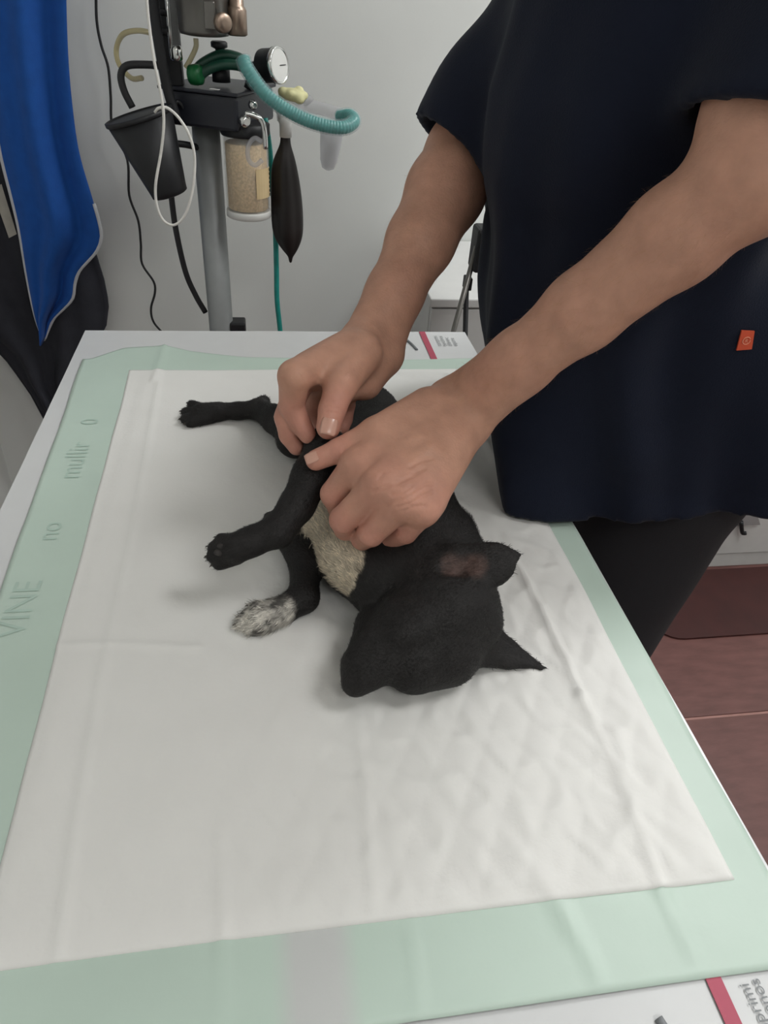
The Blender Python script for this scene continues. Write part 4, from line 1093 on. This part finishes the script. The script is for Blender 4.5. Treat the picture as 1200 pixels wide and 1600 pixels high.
# vaporiser
vb = Vector((0.1971, 0.3600, 1.2741))
vp = lathe('vaporiser', [(.030, 0), (.0405, .002), (.0425, .008), (.0425, .05), (.044, .052), (.044, .06), (.040, .066), (.040, .14), (.03, .15)], vb, M['dark_steel'], am, seg=40)
lathe('dial', [(.011, 0), (.0145, .001), (.0145, .010), (.012, .0125), (.004, .013)], (0.2280, 0.3180, 1.2960), M['brass'], vp, axis=(.45, -.88, .1), seg=24)
box('front_plate', (vb.x + .004, .316, vb.z + .012), (vb.x + .022, .324, vb.z + .05), M['dark_steel'], vp, bev=.002)
v2 = Vector((0.2518, 0.3600, 1.2772))
lathe('fill_valve', [(.014, 0), (.0172, .002), (.0172, .036), (.015, .040), (.013, .042), (.013, .058), (.008, .060), (.008, .10)], v2, M['brass'], am, seg=28)
# knob, green handle arcs
lathe('relief_knob', [(.016, 0), (.016, .022), (.007, .024), (.007, .046), (.0075, .05), (.0145, .053), (.0145, .060), (.012, .062)], Vector((0.2181, 0.4000, 1.2033)) , M['black'], am, seg=24)
tube('green_arm', [(0.1682, 0.3850, 1.2123), (0.1875, 0.3850, 1.2306), (0.2206, 0.3850, 1.2458), (0.2503, 0.3850, 1.2435), (0.2654, 0.3850, 1.2347)], .0085, M['green'], am, n=6, seg=12)
tube('green_arm', [(0.1725, 0.3750, 1.2038), (0.1939, 0.3750, 1.2223), (0.2234, 0.3750, 1.2325), (0.2532, 0.3750, 1.2321), (0.2695, 0.3750, 1.2243)], .0085, M['green'], am, n=6, seg=12)
lathe('green_knob', [(.010, 0), (.0155, .003), (.0165, .012), (.0155, .022), (.008, .025)], (0.1647, 0.3750, 1.2141), M['knob_green'], am, axis=(.9, -.4, .1), seg=24)
tube('inlet_elbow', [(0.2700, 0.3900, 1.2364), (0.2757, 0.3900, 1.2152), (0.2702, 0.3900, 1.1950)], .013, M['black'], am, n=5, seg=12)
# pressure gauge
ga = Vector((.80, -.58, .12)).normalized(); gc = Vector((0.2923, 0.3900, 1.2328))
gg = lathe('pressure_gauge', [(.020, -.004), (.0255, .0), (.0265, .004), (.0265, .026), (.0285, .028), (.0285, .036), (.026, .037)], gc, M['black'], am, axis=ga, seg=36)
lathe('gauge_bezel', [(.0285, .0295), (.0292, .034), (.0285, .0385), (.026, .0388), (.0255, .0375)], gc, M['chrome'], gg, axis=ga, seg=36)
lathe('gauge_face', [(.0245, .0372), (.0245, .0378)], gc, M['gauge'], gg, axis=ga, seg=36)
gm = Vector((0, 0, 1)).rotation_difference(ga).to_matrix()
tube('needle', [gc + ga * .0385 + gm @ Vector((0, 0, 0)), gc + ga * .0385 + gm @ Vector((.010, .014, 0))], .0007, M['cable'], gg, n=1, seg=6)
# soda lime canister
kt, kb = Vector((0.2574, 0.3850, 1.1257)), Vector((0.2549, 0.3850, 0.9821))
kx = (kt.x + kb.x) / 2; kh = kt.z - kb.z
cn = lathe('canister', [(.038, 0), (.042, .002), (.042, kh), (.040, kh), (.040, .004), (.036, .003)], (kx, .385, kb.z), M['clear'], am, seg=40)
lathe('soda_lime', [(.036, .010), (.0385, .012), (.0385, kh - .018), (.037, kh - .016)], (kx, .385, kb.z), M['lime'], cn, seg=40)
lathe('canister_base', [(.040, -.006), (.0435, -.004), (.0435, .006), (.042, .008)], (kx, .385, kb.z), M['white'], cn, seg=40)
lathe('canister_head', [(.044, kh - .004), (.046, kh), (.046, kh + .016), (.04, kh + .018)], (kx, .385, kb.z), M['black'], cn, seg=40)
bm = bmesh.new(); g = []
for i in range(9):
    a = math.radians(-66 + i * 9.0)
    g.append([bm.verts.new((kx + .0426 * math.cos(a), .385 + .0426 * math.sin(a), z)) for z in (kb.z + .035, kb.z + .088)])
for i in range(8): bm.faces.new((g[i][0], g[i + 1][0], g[i + 1][1], g[i][1]))
link('canister_label', bm_mesh('canister_label', bm), M['lime_label'], cn)['label'] = 'cream paper label'
for k in range(7):
    a = math.radians(-9); z = kb.z + .036 + k * .0075
    box('label_print', (kx + .0424 * math.cos(a) - .0012, .385 + .0424 * math.sin(a) - .003, z), (kx + .0424 * math.cos(a) + .0012, .385 + .0424 * math.sin(a) + .0005, z + .0045), M['cable'], cn, bev=0)
tube('canister_hose', [(0.2876, 0.3300, 1.1204), (0.2741, 0.3300, 1.1261), (0.2620, 0.3300, 1.1131), (0.2610, 0.3300, 1.0918), (0.2721, 0.3300, 1.0814), (0.2864, 0.3300, 1.0906)], .0042, M['frost'], cn, n=6, seg=10)
# chrome elbow on the right face of the box
tube('chrome_elbow', [(0.2592, 0.3250, 1.1660), (0.2736, 0.3250, 1.1636), (0.2867, 0.3250, 1.1562), (0.2917, 0.3250, 1.1401), (0.2930, 0.3300, 1.1101)], .0048, M['chrome'], am, n=6, seg=12)
lathe('inlet_port', [(.008, 0), (.010, .003), (.010, .012), (.006, .016)], (0.2539, 0.3350, 1.1532), M['chrome'], am, axis=(.5, -.85, 0), seg=20)
lathe('inlet_port', [(.006, 0), (.0075, .003), (.0075, .010), (.004, .014)], (0.2697, 0.3450, 1.1776), M['chrome'], am, axis=(.5, -.85, 0), seg=20)
lathe('outlet_port', [(.014, 0), (.014, .03)], (0.3156, 0.4100, 1.1574), M['frost'], am, axis=(1, 0, .05), seg=20)
tube('handle_loop', [(0.1230, 0.3600, 1.2268), (0.0911, 0.3600, 1.2270), (0.0621, 0.3600, 1.2236), (0.0504, 0.3600, 1.2089), (0.0522, 0.3600, 1.1860), (0.0626, 0.3600, 1.1610)], .0062, M['cable'], am, n=6, seg=10)
tube('pole_clamp_arm', [(0.1233, 0.3800, 1.1028), (0.1452, 0.3900, 1.0998), (0.1760, 0.4100, 1.0908)], .006, M['black'], am, n=4, seg=8)

def hose(name, pts, r, m, label, cat, **kw):
    o = tube(name, pts, r, m, None, **kw); setp(o, label, cat); return o
tube('amber_loop', [(0.1117, 0.3700, 1.2723), (0.0819, 0.4000, 1.2724), (0.0534, 0.4200, 1.2640), (0.0377, 0.4300, 1.2418), (0.0401, 0.4200, 1.2197), (0.0609, 0.4000, 1.2014), (0.0824, 0.3800, 1.2046)], .0045, M['amber'], am, n=6, seg=10)
tube('amber_loop', [(0.1804, 0.3800, 1.2682), (0.1792, 0.3800, 1.2552), (0.1688, 0.3800, 1.2377), (0.1587, 0.3800, 1.2239)], .0045, M['amber'], am, n=6, seg=10)

bh = empty('breathing_hose', (0.3564, 0.3100, 1.1635), 'teal corrugated breathing hose curving out from the machine', 'hose')
HP = [(0.2601, 0.3350, 1.2465), (0.2660, 0.3250, 1.2329), (0.2907, 0.3150, 1.2030), (0.3230, 0.3100, 1.1809), (0.3621, 0.3100, 1.1638), (0.4020, 0.3100, 1.1544), (0.4348, 0.3150, 1.1529), (0.4541, 0.3350, 1.1599), (0.4483, 0.3600, 1.1653), (0.4313, 0.3800, 1.1595)]
tube('teal_core', HP, .0108, M['teal'], bh, n=8, seg=14, ribs=.05, pitch=.0055)
tube('clear_sleeve', HP, .0138, M['hose_sleeve'], bh, n=8, seg=14, ribs=.02, pitch=.0055)
hose('gas_hose', [(0.2939, 0.4300, 1.1438), (0.3007, 0.4300, 1.0944), (0.3039, 0.4300, 1.0365), (0.3078, 0.4300, 0.9503), (0.3079, 0.4300, 0.8573), (0.3074, 0.4300, 0.7864), (0.3127, 0.4300, 0.7114), (0.3213, 0.4400, 0.5421)], .0058, M['teal'], 'thin teal gas hose hanging straight down beside the canister', 'hose', n=6, seg=10)
hose('scavenge_hose', [(0.1060, 0.4200, 1.0662), (0.1053, 0.4200, 1.0084), (0.1071, 0.4200, 0.9352), (0.1174, 0.4200, 0.8505), (0.1337, 0.4200, 0.7996), (0.1507, 0.4200, 0.7625)], .0058, M['cable'], 'short thick black hose dangling below the black bin', 'hose', n=6, seg=10)
hose('white_cable', [(0.1210, 0.2620, 1.3455), (0.1193, 0.2620, 1.2976), (0.1205, 0.2620, 1.2472), (0.1259, 0.2620, 1.1941), (0.1255, 0.2620, 1.1567), (0.1160, 0.2620, 1.1126), (0.0993, 0.2620, 1.0559), (0.0979, 0.2620, 1.0185), (0.1073, 0.2620, 0.9957), (0.1258, 0.2620, 0.9906), (0.1473, 0.2620, 1.0123), (0.1640, 0.2620, 1.0580), (0.1707, 0.2620, 1.1047), (0.1653, 0.2620, 1.1372), (0.1511, 0.2620, 1.1626), (0.1334, 0.2680, 1.1760), (0.1189, 0.2680, 1.1754), (0.1111, 0.2750, 1.1684)], .0024, M['white_cable'], 'thin white cable looped over the black bin', 'cable', n=6, seg=8)
hose('power_cable', [(-0.0276, 0.7000, 1.3303), (-0.0373, 0.7000, 1.2672), (-0.0360, 0.7000, 1.2237), (-0.0285, 0.7000, 1.1846), (-0.0319, 0.7000, 1.1317), (-0.0378, 0.7000, 1.0701), (-0.0162, 0.7000, 1.0066), (-0.0231, 0.7000, 0.9316), (-0.0110, 0.7000, 0.8749), (-0.0123, 0.7000, 0.8229), (-0.0161, 0.7000, 0.7736), (0.0056, 0.7000, 0.7294), (0.0049, 0.7000, 0.7000), (-0.0097, 0.7000, 0.6598), (-0.0080, 0.7000, 0.6238), (0.0137, 0.7000, 0.5906)], .0028, M['cable'], 'long thin black cable trailing down the back wall', 'cable', n=6, seg=8)

# clear connectors and cap at the end of the shelf
yp = empty('patient_connector', (0.3613, 0.4100, 1.1711), 'clear plastic breathing connector with pale yellow cap behind the teal hose', 'connector')
tube('connector_body', [(0.3177, 0.4000, 1.1547), (0.3429, 0.4000, 1.1684), (0.3733, 0.4100, 1.1706), (0.4095, 0.4100, 1.1659), (0.4401, 0.4100, 1.1587)], .0115, M['frost'], yp, n=5, seg=14)
tube('connector_branch', [(0.3658, 0.4050, 1.1720), (0.3801, 0.4050, 1.1883)], .008, M['frost'], yp, n=1, seg=12)
f = Field((.28, .34, TZ + .20), (.46, .46, TZ + .36), .0025)
yc = np.array((0.3456, 0.4000, 1.1893))
f.ell(yc, (.026, .016, .011), u=(1, 0, -.1), k=.004)
for k in range(7):
    a = k * .9; f.ell(yc + np.array((.020 * math.cos(a), .010 * math.sin(a), .007 * math.sin(2 * a))), (.009, .008, .007), k=.003)
V8, Q8 = f.surface()
link('yellow_cap', mesh_np('yellow_cap', V8, Q8), M['yellow'], yp, smooth=True)
mk = Vector((0.4220, 0.4200, 1.1290)); mb = Vector((0.4145, 0.4200, 1.0591))
lathe('clear_cup', [(.004, 0), (.012, .004), (.017, .018), (.0205, .045), (.0225, (mk.z - mb.z)), (.0213, (mk.z - mb.z)), (.0195, .045), (.016, .019), (.010, .006)], mb, M['frost'], yp, axis=(.10, 0, 1), seg=28)

# black breathing bag
bg = empty('breathing_bag', (0.3304, 0.4000, 1.1338), 'black rubber breathing bag hanging below the machine shelf', 'breathing bag')
bt = Vector((0.3318, 0.4000, 1.1447))
lathe('bag_connector', [(.0115, -.026), (.0115, -.004), (.014, 0), (.014, .012), (.010, .016)], bt, M['white'], bg, seg=20)
prof = [(208, .0085), (214, .0095), (226, .0100), (240, .0160), (258, .0225), (285, .0265), (315, .0290), (345, .0300), (368, .0285), (385, .0190), (397, .0095), (402, .0040), (411, .0032)]
cxs = [446, 446, 446, 446, 446, 447, 448, 449, 450, 452, 454, 454, 454]
PTS = [(0.3314, 0.4000, 1.1252), (0.3313, 0.4000, 1.1187), (0.3310, 0.4000, 1.1054), (0.3295, 0.4000, 1.0898), (0.3279, 0.4000, 1.0693), (0.3297, 0.4000, 1.0381), (0.3316, 0.4000, 1.0024), (0.3322, 0.4000, 0.9654), (0.3330, 0.4000, 0.9363), (0.3352, 0.4000, 0.9144), (0.3376, 0.4000, 0.8987), (0.3375, 0.4000, 0.8921), (0.3374, 0.4000, 0.8800)]
seg = 40; V9 = []
for (py_, r), p in zip(prof, PTS):
    for k in range(seg):
        a = 2 * PI * k / seg
        pleat = 1 + (.10 * math.cos(4 * a + .5) if r > .012 else 0)
        V9.append((p[0] + r * pleat * math.cos(a), p[1] + r * .72 * pleat * math.sin(a), p[2]))
n9 = len(prof); Q9 = []
for i in range(n9 - 1):
    for k in range(seg):
        k2 = (k + 1) % seg; Q9.append((i * seg + k, (i + 1) * seg + k, (i + 1) * seg + k2, i * seg + k2))
me = bpy.data.meshes.new('bag'); me.from_pydata(V9, [], Q9 + [tuple(range(seg)), tuple((n9 - 1) * seg + k for k in range(seg))[::-1]]); me.update()
bo = link('bag', me, M['rubber'], bg, smooth=True)
sb_ = bo.modifiers.new('smooth', 'SUBSURF'); sb_.levels = 1; sb_.render_levels = 2

# black bin hooked on the machine
bt_, bb_ = Vector((0.0748, 0.3400, 1.1525)), Vector((0.1133, 0.3400, 1.0230))
axb = (bt_ - bb_); Lb = axb.length
bn = empty('black_bin', tuple(bb_), 'tapered black plastic bin hooked on the machine side', 'bin')
lathe('bucket', [(.030, 0), (.0335, .002), (.0345, .01), (.0595, Lb), (.0575, Lb), (.0325, .012), (.028, .006)], bb_, M['black'], bn, axis=axb, seg=40)
lathe('rim', [(.0590, Lb - .006), (.0615, Lb - .004), (.0615, Lb + .002), (.0585, Lb + .003), (.0575, Lb)], bb_, M['black'], bn, axis=axb, seg=40)
tube('hook', [bt_ + Vector((.05, .02, .0)), bt_ + Vector((.065, .03, .02)), bt_ + Vector((.08, .035, .0))], .004, M['black'], bn, n=5, seg=8)
